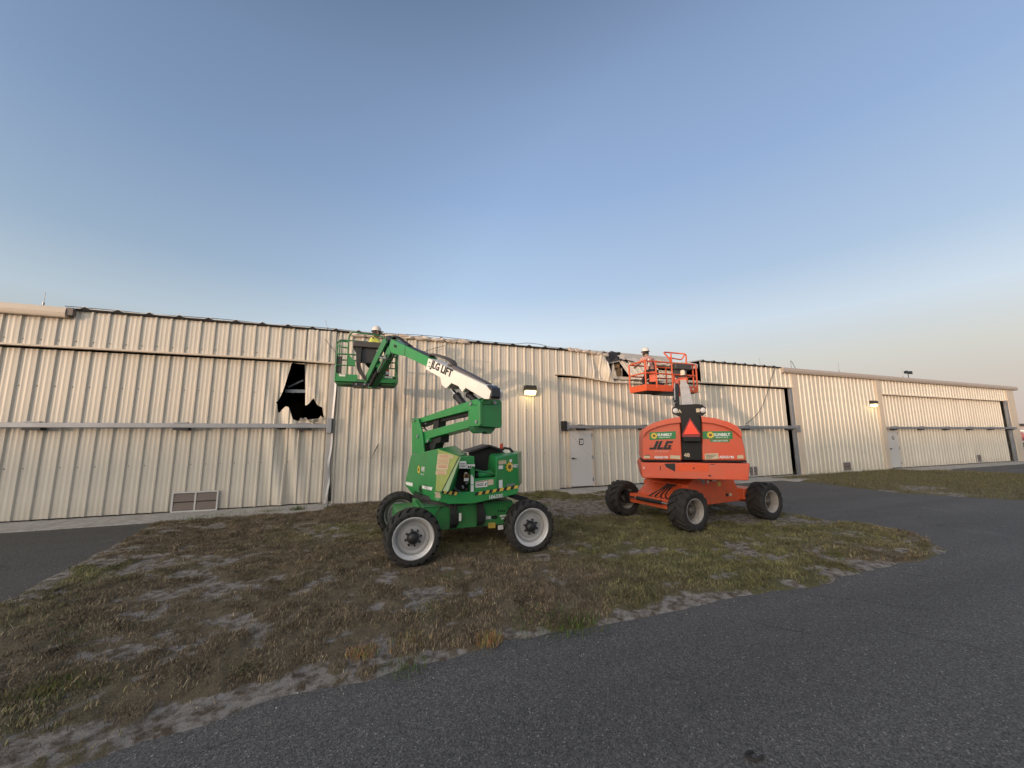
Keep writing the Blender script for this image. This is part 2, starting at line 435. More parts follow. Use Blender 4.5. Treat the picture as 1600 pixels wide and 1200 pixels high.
# crumpled flashing along the eave
def crumple(x0, x1, n, zb, hh, name, sgn=1, fall=None):
    mb = MB(); S = 10; hh0 = hh
    for i in range(n):
        a, b = x0+(x1-x0)*(i+.12*math.sin(i*5))/n, x0+(x1-x0)*(i+1+.12*math.sin(i*5+5))/n; hh = hh0*(.85+.35*noise.noise(V3((i*3.7, x0, 1))))
        rows = []
        for u in range(S+1):
            t = u/S; x = a+(b-a)*t; bulge = math.sin(math.pi*t)**.5; row = []
            f = fall(x) if fall else 0
            for w in range(7):
                s = w/6; zz = zb+f+hh*s*(.85+.15*bulge)*(1+.2*noise.noise(V3((x*3, s*2, 5))))
                yy = -.085-.03*bulge*math.sin(math.pi*min(1, s*.9+.05))-.05*noise.noise(V3((x*6, s*4, 2)))
                row.append(V3((x, yy, zz-.03*bulge*(1-s))))
            row += [V3((x, .25, row[-1].z+.03)), V3((x, .25, zb+f))]
            rows.append(row)
        mb.loft(rows, foilm, True, True)
    return mb.build(name, hangar, smooth=25)
crumple(.35, 3.0, 6, 4.85, .11, 'crumpled_flashing')
crumple(6.6, 8.35, 6, 4.84, .10, 'crumpled_flashing', fall=lambda x: -.10*max(0, (x-6.6)/1.8)**1.2+.05)
crumple(-.65, .35, 2, 4.80, .13, 'crumpled_flashing')
crumple(10.2, 12.6, 3, 4.62, .22, 'crumpled_flashing', fall=lambda x: -.02*(x-10))
# torn things seen in the big hole
mb = MB()
QY = lambda qs, y, dep, m: mb.prism([onY(q, y) for q in qs], (0, dep, 0), m)
QY([(963.5, 566), (967.5, 564), (970.5, 590), (963.5, 590)], .35, .12, woodm); QY([(955, 571), (968, 566), (968, 574), (958, 576.5)], .3, .05, woodm); QY([(970, 575), (972, 575), (973, 590), (970.5, 590)], .4, .1, trimm)
mb.beam((8.3, .12, 4.0), (12.9, .12, 4.02), .08, .12, trimm); mb.build('eave_framing', hangar)
mb = MB(); QY([(944.5, 565.5), (967, 557.5), (969, 564.5), (947, 569.5)], .12, .5, insul); mb.build('torn_insulation', hangar)
def crumpled(pts, m, n, amp):
    a, b, c, d = [onY(q, y) for q, y in pts]; mm = MB(); rows = []
    for u in range(n+1):
        row = []
        for w in range(n+1):
            p = (a*(1-u/n)+b*u/n)*(1-w/n)+(d*(1-u/n)+c*u/n)*w/n; row.append(p+V3((noise.noise(p*5), noise.noise(p*5+V3((9, 0, 0))), noise.noise(p*6+V3((0, 7, 0)))))*amp)
        rows.append(row)
    mm.loft(rows, m, False, False); return mm.build('torn_insulation' if m is not foilm else 'torn_flashing', hangar, smooth=18)
crumpled([((944, 566), .0), ((951, 550), .0), ((969, 551), .1), ((968, 562), .1)], mat('dark_wrap', (.035, .036, .042), .6, 0, .4, 9, bump=.5), 9, .085)
crumpled([((951, 554), .1), ((954, 548.5), .1), ((967, 550), .3), ((966, 553), .2)], insul, 6, .05)
crumpled([((964, 557), .0), ((971, 552), .0), ((984, 561), .1), ((975, 562), .0)], foilm, 6, .05)
crumpled([((969, 561), .1), ((976, 559), .1), ((988, 565), .2), ((982, 568), .15)], dark, 5, .06)
crumpled([((980, 562), .0), ((990, 558), .2), ((1004, 563), .2), ((996, 567), .0)], foilm, 6, .05)
mb = MB()
for i in range(4):
    x = 8.40+.045*i; z0 = 4.40-.07*i+random.uniform(-.1, .12)
    mb.poly([(x, -.06, 3.95), (x+.13, -.05, 3.95), (x+.06+random.uniform(-.03, .03), -.10, z0-.05), (x+.02, -.12, z0+.10)], wallm)
mb.build('torn_sheet_edge', hangar)
# shell behind: side, back, inner floor
mb = MB(); mb.box((-24, 11.9, 0), (40.1, 12.1, 5.7), wallm); mb.box((-24.1, .05, 0), (-24, 12, 5), wallm); mb.box((40.0, .06, 0), (40.12, 12, 4.85), wallm)
mb.build('rear_wall', hangar)
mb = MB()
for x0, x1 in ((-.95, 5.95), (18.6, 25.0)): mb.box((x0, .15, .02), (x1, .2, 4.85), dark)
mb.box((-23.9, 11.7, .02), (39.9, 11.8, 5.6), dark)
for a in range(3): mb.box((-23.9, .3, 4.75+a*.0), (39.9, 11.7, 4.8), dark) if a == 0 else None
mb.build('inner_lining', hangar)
mb = MB(); mb.box((-23.9, .06, -.02), (39.9, 11.6, .03), concm); mb.build('hangar_floor', hangar)

# bifold doors
RZ0, RZ1 = 2.09, 2.20
def door(x0, x1, xpan0, xpan1, hole=None, parts=None, rail=(None, None), disp=None):
    mb = MB(); sheet(mb, xpan0, xpan1, .10, .06, HZ-.06, hole, disp, .12 if disp else 1.3)
    screws(mb, xpan0+.1, xpan1, .10, (1.18, 3.05))
    d = mb.build('bifold_door', hangar)
    mb = MB(); mb.box((xpan0, .11, RZ0-.03), (xpan1, .16, RZ0+.02), dark)
    r0, r1 = rail
    mb.box((r0, -.16, RZ0), (r1, -.04, RZ1), steel)
    rl = mb.build('push_rail', d, bevel=.008)
    n = max(2, int((r1-r0)/2.6)); mb = MB()
    for i in range(n+1):
        x = r0+.6+(r1-r0-1.2)*i/n
        mb.box((x-.13, -.17, RZ1), (x+.13, -.05, RZ1+.025), steel); mb.box((x-.15, -.15, RZ0-.06), (x+.15, .04, RZ0), black)
        mb.box((x-.04, -.05, RZ0-.02), (x+.04, .09, RZ1), black)
    mb.build('rail_bracket', d)
    return d
h1 = [onY(q, .1) for q in [(456, 567), (477, 569.5), (477, 590), (472.5, 634), (481, 633), (490, 622), (496, 633), (504, 637), (506, 653), (488, 655), (472, 657), (465, 658), (458, 655), (452, 636), (446, 635), (440, 640), (434, 648), (433, 628), (444, 608)]]
h1 = [(p.x, p.z) for p in h1]
def d1disp(x, z):
    k = max(0, 1-abs(x+2.05)/.75)*(1 if z < 3 else max(0, 1-(z-3)))
    j = max(0, 1-abs(x+1.45)/.45)*max(0, 1-abs(z-2.75)/.5)
    return .07*k*math.sin(x*11+z*2.0)+.02*k*noise.noise(V3((x*5, z*3, 1)))+j*(.05+.12*noise.noise(V3((x*4+z*3, z*4-x*2, 8))))
d1 = door(-13.2, -1, -13.2, -1.1, h1, None, (-13.0, -1.08), d1disp)
d2 = door(6.07, 18.3, 6.16, 18.0, None, None, (6.42, 18.42), lambda x, z: .012*noise.noise(V3((x, z, 5))))
d3 = door(25.3, 39.16, 25.34, 38.62, None, None, (25.35, 39.5))
# curled sheet flaps by the hole
mb = MB()
def flap(qs, y, curl, mt=wallm):
    P = [onY(q, y) for q in qs]; c = sum(P, V3())/len(P); g = []
    mb.poly([p+V3((0, -curl*noise.noise(p*4)-(.06 if i % 2 else 0), 0)) for i, p in enumerate(P)], mt)
rows = []
for i in range(15):
    t_ = i/14; p = onY((468+39*t_, 656-3*math.sin(t_*9)-2*t_), .04); q = onY((468+39*t_, 661), .06)
    rows.append([p+V3((0, -.05-.03*math.sin(t_*22), .03*math.sin(t_*31))), p.lerp(q, .5)+V3((0, -.03*math.sin(t_*17), 0)), q])
mb.loft(rows, wallm, False, False)
mb.build('torn_flap', d1)
mb = MB(); a, b = onY((446, 611), .45), onY((475, 611), .45); mb.beam(a, b+V3((.5, 0, 0)), .06, .09, steel)
mb.beam(onY((450, 605), .8), onY((474, 594), .8), .03, .05, steel); mb.build('door_girt', d1)
mb = MB(); mb.poly([onY((463, 662), .085), onY((468, 664), .085), onY((466, 760), .085), onY((465.4, 760), .085)], dark); mb.build('split_gap', d1)
# steel jamb posts and black shade sheets at door edges
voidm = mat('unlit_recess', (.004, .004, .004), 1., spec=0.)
palep = mat('pale_grey_post', (.40, .38, .36), .5, .1, .08, 4, .25)
def jamb(x0, x1, y0, y1, z1=3.95):
    mb = MB(); mb.box((x0, y0, .03), (x1, y1, z1), palep if x0 < 0 else steel); mb.build('jamb_post', hangar, bevel=.006)
jamb(18.16, 18.34, -.06, .04); jamb(38.85, 39.18, -.05, .05); jamb(-1.1, -.97, -.045, .2); 
mb = MB(); mb.box((17.8, .9, .03), (19.2, .95, 3.95), voidm); mb.box((38.2, .9, .03), (40.0, .95, 3.95), voidm); mb.build('gap_shade_sheet', hangar)  # black sheets give the door gaps their deep shade by colour
mb = MB(); mb.box((6.08, -.03, .05), (6.16, .12, 3.94), wallm); mb.build('jamb_trim', hangar)
mb = MB(); mb.box((6.30, -.17, 2.0), (6.42, .05, 2.34), black); mb.box((6.42, -.15, 2.02), (6.50, .05, 2.3), steel); mb.build('rail_end_bracket', d2, bevel=.006)
mb = MB(); mb.box((-1.1, -.175, 1.95), (-.98, -.05, 2.36), steel); mb.build('rail_end_bracket', d1, bevel=.006)
mb = MB(); mb.box((18.2, -.18, 1.94), (18.44, -.03, 2.24), steel); mb.build('rail_end_bracket', d2, bevel=.006)
# bent jamb flashing at the damaged corner
mb = MB()
pts = [(-.99, -.03, 3.9), (-.97, -.06, 3.2), (-1.0, -.08, 2.4), (-.98, -.06, 1.6), (-1.04, -.12, 1.05), (-.98, -.10, .7), (-1.03, -.16, .3), (-1.06, -.18, .08)]
pts = fillet(pts, .2)
mb.loft([[p, p+V3((.05, -.02, 0)), p+V3((.05, .0, 0)), p+V3((0, .02, 0))] for p in pts], steel); mb.build('bent_flashing', hangar)
mb = MB(); mb.poly([(-.98, -.045, .1), (-.90, -.045, .1), (-.95, -.045, .9)], dark); mb.build('flashing_gap', hangar)
# vents
palef = mat('pale_vent_frame', (.52, .50, .47), .5, 0, .06, 5, .2)
def vent(x0, x1, z0, z1, y, parent, cols=2):
    mb = MB(); f = .035; trimm = palef
    mb.box((x0, y-.03, z0), (x1, y, z0+f), trimm); mb.box((x0, y-.03, z1-f), (x1, y, z1), trimm)
    for x in [x0, x1-f]+[x0+(x1-x0)*i/cols-f/2 for i in range(1, cols)]: mb.box((x, y-.028, z0+f), (x+f, y, z1-f), trimm)
    v = mb.build('louver_vent', parent)
    mb = MB(); n = 2
    for i in range(n):
        z = z0+f+(z1-z0-2*f)*i/n; h = (z1-z0-2*f)/n
        mb.prism([(x0+f, y-.004, z), (x0+f, y-.026, z+.012), (x0+f, y-.006, z+h*.93)], (x1-x0-2*f, 0, 0), louv)
    mb.box((x0+f, y-.003, z0+f), (x1-f, y-.001, z1-f), dark)
    mb.build('louver_slats', v if parent is hangar else parent)
vent(-4.45, -3.5, .03, .52, .058, d1); vent(21.35, 22.0, .06, .5, -.04, hangar, 1); vent(34.3, 34.85, .1, .56, .06, d3, 1); vent(15.2, 15.75, .06, .5, .058, d2, 2)
# walk doors
def walk(x0, x1, num, parent, label):
    mb = MB(); mb.box((x0-.06, .02, .06), (x0, .09, 2.07), trimm); mb.box((x1, .02, .06), (x1+.06, .09, 2.07), trimm); mb.box((x0-.06, .02, 2.03), (x1+.06, .09, 2.075), trimm)
    mb.box((x0+.005, .03, .09), (x1-.005, .085, 2.025), doorm); mb.box((x0, .03, .06), (x1, .08, .075), louv)
    if num[1]:
        for i in range(9): mb.box((6.75+i*.075, .024, 1.80-i*.078), (6.77+i*.075, .0295, 1.775-i*.078), louv)
    wd = mb.build('walk_door', hangar, bevel=.004); wd['label'] = label
    mb = MB()
    h = V3((x0+.08, .02, 1.05)); mb.cyl(h, h+V3((0, -.05, 0)), .03, black, n=12); mb.beam(h+V3((0, -.045, 0)), h+V3((.13, -.045, 0)), .02, .02, black); mb.build('door_handle', wd)
    for z in (.3, 1.07, 1.85):
        mb = MB(); mb.box((x1-.03, .012, z-.06), (x1+.03, .03, z+.06), steel); mb.build('hinge', wd)
    mb = MB(); c = V3(((x0+x1)/2+.0, .024, 1.62))
    if num[1]:
        mb.box((c.x-.085, .02, c.z-.11), (c.x+.085, .03, c.z+.11), inkm); mb.box((c.x-.06, .017, c.z-.088), (c.x+.06, .0205, c.z+.088), white) if False else None
        mb.text(num[0], (c.x, .019, c.z), (1, 0, 0), (0, 0, 1), .15, white, .03, 0, .135, .001)
    else: mb.text(num[0], (c.x, .022, c.z), (1, 0, 0), (0, 0, 1), .2, inkm, .02, 0, .2, .001)
    mb.build('number_sign', wd); return wd
walk(6.62, 7.52, ('28', 1), d2, 'grey steel walk door with black number plate'); walk(25.5, 26.4, ('G', 0), d3, 'pale steel walk door with dark painted character')
# scratch mark on the wall panel
mb = MB(); pts = [onY(q, -.07) for q in [(582, 712), (585, 706), (589, 698), (592, 693)]]; mb.tube(pts, [.004, .012, .016, .006], inkm, 6); mb.build('tear_mark', hangar)

# wall lights (lit)
def emit(name, c, s):
    t = NT(name); return t.set(Base_Color=(.8, .75, .6), Emission_Color=c, Emission_Strength=s, Roughness=.3)
lens = emit('lamp_lens_lit', (1., .84, .40), 1.25)
bronze = mat('bronze_housing', (.045, .036, .03), .45, .3)
def wall_light(c, label):
    e = empty('wall_light', c, label, 'wall light', 'lit wall lights on the hangar'); c = V3(c)
    mb = MB(); w = .2
    mb.prism([c+V3((-w, 0, .17)), c+V3((-w, -.16, .17)), c+V3((-w, -.20, .13)), c+V3((-w, -.20, .0)), c+V3((-w, 0, -.0))], (2*w, 0, 0), bronze)
    mb.box(c+V3((-w, -.02, -.17)), c+V3((w, 0, 0)), bronze); mb.box(c+V3((-w, -.10, -.175)), c+V3((w, -.0, -.165)), bronze)
    mb.build('lamp_housing', e, bevel=.01)
    mb = MB(); mb.prism([c+V3((-w+.012, -.025, -.004)), c+V3((-w+.012, -.19, -.004)), c+V3((-w+.012, -.17, -.06)), c+V3((-w+.012, -.10, -.160)), c+V3((-w+.012, -.025, -.163))], (2*w-.024, 0, 0), lens)
    mb.build('lamp_lens', e)
    l = bpy.data.lights.new('lamp_bulb', 'POINT'); l.energy = 5; l.color = (1, .78, .35); l.shadow_soft_size = .05; lo = bpy.data.objects.new('lamp_bulb', l); COL.objects.link(lo); lo.parent = e; lo.location = (0, -.24, -.16)
    return e
wall_light((5.06, -.04, 3.36), 'lit bronze wall light on the wall panel beside the grey walk door numbered 28')
wall_light((24.35, -.04, 3.36), 'lit bronze wall light on the far wall panel beyond the orange lift')

# ------------------------------------------------------------------ loose cables, rods on the roof
mb = MB(); pts = [onY(q, -.14) for q in [(1212, 572), (1208, 583), (1203, 597), (1201, 607), (1195, 626), (1188, 641), (1178, 653), (1165, 663)]]
pts = fillet(pts, .3); mb.tube(pts, .013, hose, 6); tag(mb.build('dangling_cable'), 'thin dark cable hanging loose across the second bifold door from the eave', 'cable')
mb = MB(); pts = []
for i in range(60):
    x = -6.9+i*.13; pts.append((x, .0, TOP+.045+.015*noise.noise(V3((x*.9, 0, 0)))+.022*abs(math.sin(x*1.2))))
pts += [(1.3, -.1, 4.97), (2.0, -.08, 4.98), (3.2, -.05, 4.955), (4.6, -.05, 4.955), (5.0, -.05, 5.03), (5.5, -.05, 5.02), (5.9, -.05, 4.95), (6.6, -.06, 4.95)]
mb.tube(fillet(pts, .1, 2), .008, hose, 5); tag(mb.build('roof_cable'), 'thin dark cable sagging along the bare roof edge of the hangar', 'cable')
mb = MB(); pts = [onY(q, -.12) for q in [(645, 552), (664, 549), (680, 544), (695, 540)]]; mb.tube(pts, .008, hose, 5); tag(mb.build('loose_wire'), 'short loose wire above the white lift boom on the wall', 'wire')
mb = MB(); pts = [onY(q, -.08) for q in [(507, 529), (514, 538), (521, 546), (527, 553)]]; mb.tube(pts, .006, hose, 5); tag(mb.build('loose_wire'), 'short loose wire on the wall left of the green basket', 'wire')
for q, h, lab in (((68, 474), .28, 'thin rod standing on the fascia at the far left end of the roof'), ((512, 513), .25, 'thin leaning rod on the roof edge beside the green basket'), ((1311, 579), .45, 'thin rod on the roof above the second wall panel'), ((1411, 589), .5, 'thin rod on the roof next to the pair of floodlights'), ((1188, 575), .4, 'thin rod near the orange basket end of the fascia')):
    p = onY(q, .05); p.z = max(p.z, 4.9); mb = MB(); l = -.07 if q[0] == 512 else 0
    mb.cyl(p+V3((0, 0, -.05)), p+V3((l, 0, h)), .006, steel, n=6); mb.cyl(p+V3((0, 0, -.05)), p+V3((0, 0, .03)), .02, steel, n=6); tag(mb.build('lightning_rod'), lab, 'rod', 'rods along the roof edge')
p = onY((1237, 579), .1); p.z = 4.9; mb = MB(); mb.cyl(p, p+V3((0, 0, .42)), .014, steel, n=6); mb.tube([p+V3((0, 0, .42)), p+V3((.25, .1, .38)), p+V3((.7, .25, .1))], .01, hose, 6); tag(mb.build('roof_mast'), 'short roof mast with a slack guy wire near the fascia end', 'mast')
p = onY((1420, 592), .1); p.z = 4.9; e = empty('roof_floodlight', p, 'dark twin floodlight standing on the far roof edge', 'floodlight')
mb = MB(); mb.cyl(p, p+V3((0, 0, .3)), .02, black, n=8); mb.beam(p+V3((-.22, 0, .3)), p+V3((.22, 0, .3)), .03, .03, black); mb.build('bracket', e)
for s in (-1, 1):
    mb = MB(); c = p+V3((.2*s, 0, .36)); mb.loft([[c+V3((a*.06, .06, b*.06)) for a, b in ((-1, -1), (1, -1), (1, 1), (-1, 1))], [c+V3((a*.13, -.06, b*.09)) for a, b in ((-1, -1), (1, -1), (1, 1), (-1, 1))]], black); mb.build('lamp_head', e)
# ------------------------------------------------------------------ ground
def asphalt_mat(name, base, seed):
    t = NT(name); g = t.coord()
    v = t.add('ShaderNodeTexVoronoi', Scale=120.); t.link(g, v.inputs['Vector'])
    st = t.ramp(v.outputs['Color'], [(.0, (.25, .25, .25)), (.5, (.85, .85, .85)), (.86, (1.45, 1.42, 1.38)), (.98, (3.4, 3.3, 3.1))])
    big = t.noise(.35, 6, .6, t.coord((1, 1, 1))); mid = t.noise(4., 6, .65)
    col = t.mix(big, sc(base, .78), sc(base, 1.25)); col = t.mix(t.math('MULTIPLY', mid, .7), col, sc(base, .72))
    col = t.mix(1., col, st, 'MULTIPLY')
    stn = t.ramp(t.noise(1.1, 5, .55, t.coord((1, .5, 1))), [(.62, (0, 0, 0)), (.74, (1, 1, 1))])
    col = t.mix(t.math('MULTIPLY', stn, .35), col, sc(base, 1.6))
    trk = t.noise(1., 4, .55, t.coord((.12, 1.3, 1)))
    col = t.mix(t.ramp(trk, [(.35, (0, 0, 0)), (.65, (1, 1, 1))]), col, t.mix(1., col, (1.22, 1.22, 1.21), 'MULTIPLY'))
    oil = t.ramp(t.noise(.8, 3, .5), [(.70, (0, 0, 0)), (.76, (1, 1, 1))]); col = t.mix(t.math('MULTIPLY', oil, .45), col, sc(base, .35))
    cr = t.add('ShaderNodeTexVoronoi', Scale=.33, feature='DISTANCE_TO_EDGE')
    wob = t.add('ShaderNodeVectorMath', operation='ADD'); nz = t.add('ShaderNodeTexNoise', Scale=1.4, Detail=5.); t.link(g, nz.inputs['Vector'])
    t.link(g, wob.inputs[0]); t.link(nz.outputs['Color'], wob.inputs[1]); t.link(wob.outputs[0], cr.inputs['Vector'])
    crk = t.math('MULTIPLY', t.ramp(cr.outputs['Distance'], [(.0, (1, 1, 1)), (.006, (0, 0, 0))]), t.ramp(t.noise(.5, 2), [(.52, (0, 0, 0)), (.6, (1, 1, 1))]))
    col = t.mix(t.math('MULTIPLY', crk, .55), col, (.012, .012, .013))
    h = t.math('ADD', v.outputs['Distance'], t.math('MULTIPLY', mid, .6))
    return t.set(Base_Color=col, Roughness=.82, Specular_IOR_Level=.35, Normal=t.bump(h, .55, .006))
asph = asphalt_mat('taxiway_asphalt', (.098, .094, .088), 1)
aprm = asphalt_mat('apron_asphalt', (.078, .075, .070), 2)
gm = NT('far_ground'); gm = gm.set(Base_Color=gm.mix(gm.noise(.08, 6), (.05, .06, .02), (.10, .09, .045)), Roughness=.95)
def plane_obj(name, pts, m, z):
    mb = MB(); mb.poly([(x, y, z) for x, y in pts], m); return tag(mb.build(name, origin=(0, 0, 0)), kind='structure')
plane_obj('ground', [(-2500, -2500), (3500, -2500), (3500, 3500), (-2500, 3500)], gm, -.03)
plane_obj('taxiway', [(-70, -48), (130, -48), (130, -1.0), (-70, -1.0)], asph, 0.)
plane_obj('apron', [(-16, -1.05), (-4.0, -1.05), (-3.55, -5.9), (-3.2, -7.4), (-3.6, -8.4), (-16, -8.4)], aprm, .004)
plane_obj('far_taxiway', [(42, -1), (140, -1), (140, 22), (42, 22)], asph, -.012)
def pdist(P, x, y):
    P = np.array(P, float); d = np.full(x.shape, 1e9); ins = np.zeros(x.shape, bool)
    for a, b in zip(P, np.roll(P, -1, 0)):
        e = b-a; t = np.clip(((x-a[0])*e[0]+(y-a[1])*e[1])/(e@e), 0, 1)
        d = np.minimum(d, np.hypot(x-a[0]-t*e[0], y-a[1]-t*e[1]))
        c = (a[1] > y) != (b[1] > y)
        with np.errstate(divide='ignore', invalid='ignore'): xi = a[0]+(y-a[1])*e[0]/(e[1] if e[1] else 1e-9)
        ins ^= c & (x < xi)
    return np.where(ins, d, -d)
def lattice(seed):
    return np.random.default_rng(seed).random((256, 256))
_L = [lattice(i) for i in range(12)]
def vn(x, y, s, k):
    L = _L[k % 12]; x = np.asarray(x)*s+k*13.7; y = np.asarray(y)*s+k*7.3
    i, j = np.floor(x).astype(int), np.floor(y).astype(int); u, v = x-i, y-j; u = u*u*(3-2*u); v = v*v*(3-2*v)
    g = lambda a, b: L[a % 256, b % 256]
    return (g(i, j)*(1-u)+g(i+1, j)*u)*(1-v)+(g(i, j+1)*(1-u)+g(i+1, j+1)*u)*v
def fbm(x, y, s, k, o=4):
    t = 0; a = .5; n = 0
    for i in range(o): t = t+a*vn(x, y, s*2**i, k+i); n += a; a *= .55
    return t/n
VERGE = [(-4.25, -1.06), (-1.0, -1.06), (-.9, -.2), (6.0, -.2), (6.1, -1.08), (8.3, -1.1), (8.75, -3.0), (8.95, -4.6), (9.02, -5.67), (9.22, -6.21), (9.4, -7.1), (9.38, -7.5), (9.1, -8.0), (8.55, -8.40), (6.87, -8.54), (4.41, -8.5), (2.62, -8.47), (1.67, -8.37), (.68, -8.53), (-.26, -8.46), (-.9, -8.62), (-1.6, -8.7), (-2.6, -8.6), (-3.4, -8.0), (-3.7, -7.0), (-3.78, -5.64), (-3.95, -4.1)]
VERGE2 = [(15.8, -.35), (18.6, -.2), (25.2, -.15), (25.4, -1.12), (26.6, -1.15), (27.4, -3.7), (27.7, -8.5), (20, -8.5), (17.5, -7.9), (16.7, -6.9), (15.7, -5.3), (15.4, -4.7), (15.9, -2.6), (15.95, -1.2)]
def shape(P, x, y, wob=.14):
    return pdist(P, x, y)+(fbm(x, y, 1.7, 3, 5)-.5)*wob*2
def cover(x, y, d):                           # 0 bare sand .. 1 matted grass
    c = fbm(x+.4*y, y*1.35, .85, 1, 5)*.54+fbm(x, y, 4.2, 5, 3)*.46
    c = (c-.325)/.22
    c = c-np.clip(1-d/.34, 0, 1)*(.75+.9*np.clip((-7.2-y)*3, 0, 1)*np.clip((5-x)*.5, 0, 1))*(.25+.9*vn(x, y, .9, 8))
    c = c+np.clip((y+2.2)/1.4, 0, 1)*(vn(x, y, .5, 2)*1.6-.5)
    c = c-1.1*np.exp(-((x-4.9)**2/3.0+(y+2.6)**2/1.6))-1.0*np.exp(-((x+1.9)**2/.5+(y+8.5)**2/.05))-.7*np.exp(-((x-7.6)**2/1.5+(y+4.9)**2/.6))
    return np.clip(c, 0, 1)
def greenness(x, y):
    g = (fbm(x, y, .55, 6, 3)-.42)*3.2+np.clip((x-3.2)/4, -.25, .42)+np.clip((y+2.0)/1.2, 0, 1)*.35-np.clip((-6.6-y)/2, 0, .25)*np.clip(1-(x-1)/3, 0, 1)
    return np.clip(g, 0, 1)
def verge(name, P, step, box, far=False):
    xs = np.arange(box[0], box[1], step); ys = np.arange(box[2], box[3], step)
    X, Y = np.meshgrid(xs, ys); d = shape(P, X, Y)
    c = cover(X, Y, d) if not far else np.clip((fbm(X, Y, .5, 4, 4)-.24)*4, 0, 1)
    z = np.clip(d*.22, -.03, .014)+(fbm(X, Y, .6, 9, 3)-.5)*.03*np.clip(d/.6, 0, 1)+c*.034*np.clip(d/.2, 0, 1)*np.clip(fbm(X, Y, 6.5, 2, 3)*2.2-.45, 0, 1.3)+(vn(X, Y, 14, 4)-.5)*.010*np.clip(d/.1, 0, 1)
    for wx, wy in ((.655, -6.0), (2.475, -6.0), (5.82, -5.97), (8.16, -5.78), (5.6, -4.25), (.6, -4.2)): z = np.where(d > .1, z*(1-.85*np.exp(-((X-wx)/.35)**4-((Y-wy)/.35)**4)), z)
    n = X.size; idx = np.arange(n).reshape(X.shape)
    q = np.stack([idx[:-1, :-1], idx[:-1, 1:], idx[1:, 1:], idx[1:, :-1]], -1).reshape(-1, 4)
    keep = (d.ravel()[q] > -.14).any(1); q = q[keep]
    used, inv = np.unique(q, return_inverse=True); q = inv.reshape(-1, 4)
    co_ = np.stack([X.ravel(), Y.ravel(), z.ravel()], 1)[used]
    me = bpy.data.meshes.new(name); me.from_pydata(co_.tolist(), [], q.tolist())
    me.polygons.foreach_set('use_smooth', [True]*len(me.polygons))
    a = me.attributes.new('cover', 'FLOAT', 'POINT'); a.data.foreach_set('value', c.ravel()[used].astype(np.float32))
    g = greenness(X, Y) if not far else np.clip(.35+fbm(X, Y, .4, 6, 3)*.7, 0, 1)
    a = me.attributes.new('greenness', 'FLOAT', 'POINT'); a.data.foreach_set('value', g.ravel()[used].astype(np.float32))
    me.materials.append(soil); o = bpy.data.objects.new(name, me); COL.objects.link(o); return tag(o, kind='structure')
t = NT('verge_soil')
av = t.add('ShaderNodeAttribute', attribute_name='cover'); ag = t.add('ShaderNodeAttribute', attribute_name='greenness')
fine = t.noise(42., 6, .75); midn = t.noise(9., 6, .7)
sand = t.mix(t.noise(22., 5, .7), (.13, .115, .097), (.42, .385, .345)); sand = t.mix(t.ramp(midn, [(.44, (0, 0, 0)), (.60, (1, 1, 1))]), sand, (.10, .075, .052))
that = t.mix(fine, (.045, .035, .022), (.24, .19, .12)); grn = t.mix(fine, (.042, .041, .018), (.20, .18, .085))
veg = t.mix(ag.outputs['Fac'], that, grn)
k = t.ramp(t.math('ADD', av.outputs['Fac'], t.math('MULTIPLY', t.math('SUBTRACT', midn, .5), 1.1)), [(.20, (0, 0, 0)), (.46, (1, 1, 1))])
soil = t.set(Base_Color=t.mix(k, sand, veg), Roughness=.95, Specular_IOR_Level=.2, Normal=t.bump(t.math('ADD', fine, midn), .9, .03))
verge('verge', VERGE, .035, (-4.6, 9.8, -9.1, -.05)); verge('far_verge', VERGE2, .14, (15.0, 28.2, -8.9, -.1), True)
bm_ = NT('grass_blade'); ac = bm_.add('ShaderNodeAttribute', attribute_name='tint')
blade = bm_.set(Base_Color=ac.outputs['Color'], Roughness=.75, Specular_IOR_Level=.2)
def grass(name, x, y, z, L, lean, w, col, seed, label=None):
    r = np.random.default_rng(seed); n = len(x); a = r.random(n)*2*np.pi; b = a+r.normal(0, .5, n)
    dx, dy = np.cos(a), np.sin(a); sx, sy = -np.sin(b)*w/2, np.cos(b)*w/2
    up = np.sqrt(np.maximum(1-lean**2, .02))
    b0 = np.stack([x-sx, y-sy, z-.01], 1); b1 = np.stack([x+sx, y+sy, z-.01], 1)
    m_ = np.stack([x+dx*L*lean*.45, y+dy*L*lean*.45, z+L*up*.62], 1); off = np.stack([sx*.8, sy*.8, 0*x], 1)
    tip = np.stack([x+dx*L*lean, y+dy*L*lean, z+L*up*(1-.35*lean)], 1)
    V = np.stack([b0, b1, m_+off, m_-off, tip], 1).reshape(-1, 3); k = np.arange(n)*5
    me = bpy.data.meshes.new(name); me.vertices.add(n*5); me.vertices.foreach_set('co', V.astype(np.float32).ravel())
    loops = np.stack([k, k+1, k+2, k+3, k+3, k+2, k+4], 1).ravel(); st = np.stack([np.arange(n)*7, np.arange(n)*7+4], 1).ravel()
    me.loops.add(n*7); me.loops.foreach_set('vertex_index', loops.astype(np.int32)); me.polygons.add(n*2)
    me.polygons.foreach_set('loop_start', st.astype(np.int32))
    me.update(calc_edges=True); me.validate()
    at = me.attributes.new('tint', 'FLOAT_COLOR', 'POINT'); c4 = np.concatenate([np.repeat(col, 5, 0), np.ones((n*5, 1))], 1)
    at.data.foreach_set('color', c4.astype(np.float32).ravel()); me.materials.append(blade)
    o = bpy.data.objects.new(name, me); COL.objects.link(o); return tag(o, label, 'grass' if label else None, kind='stuff')
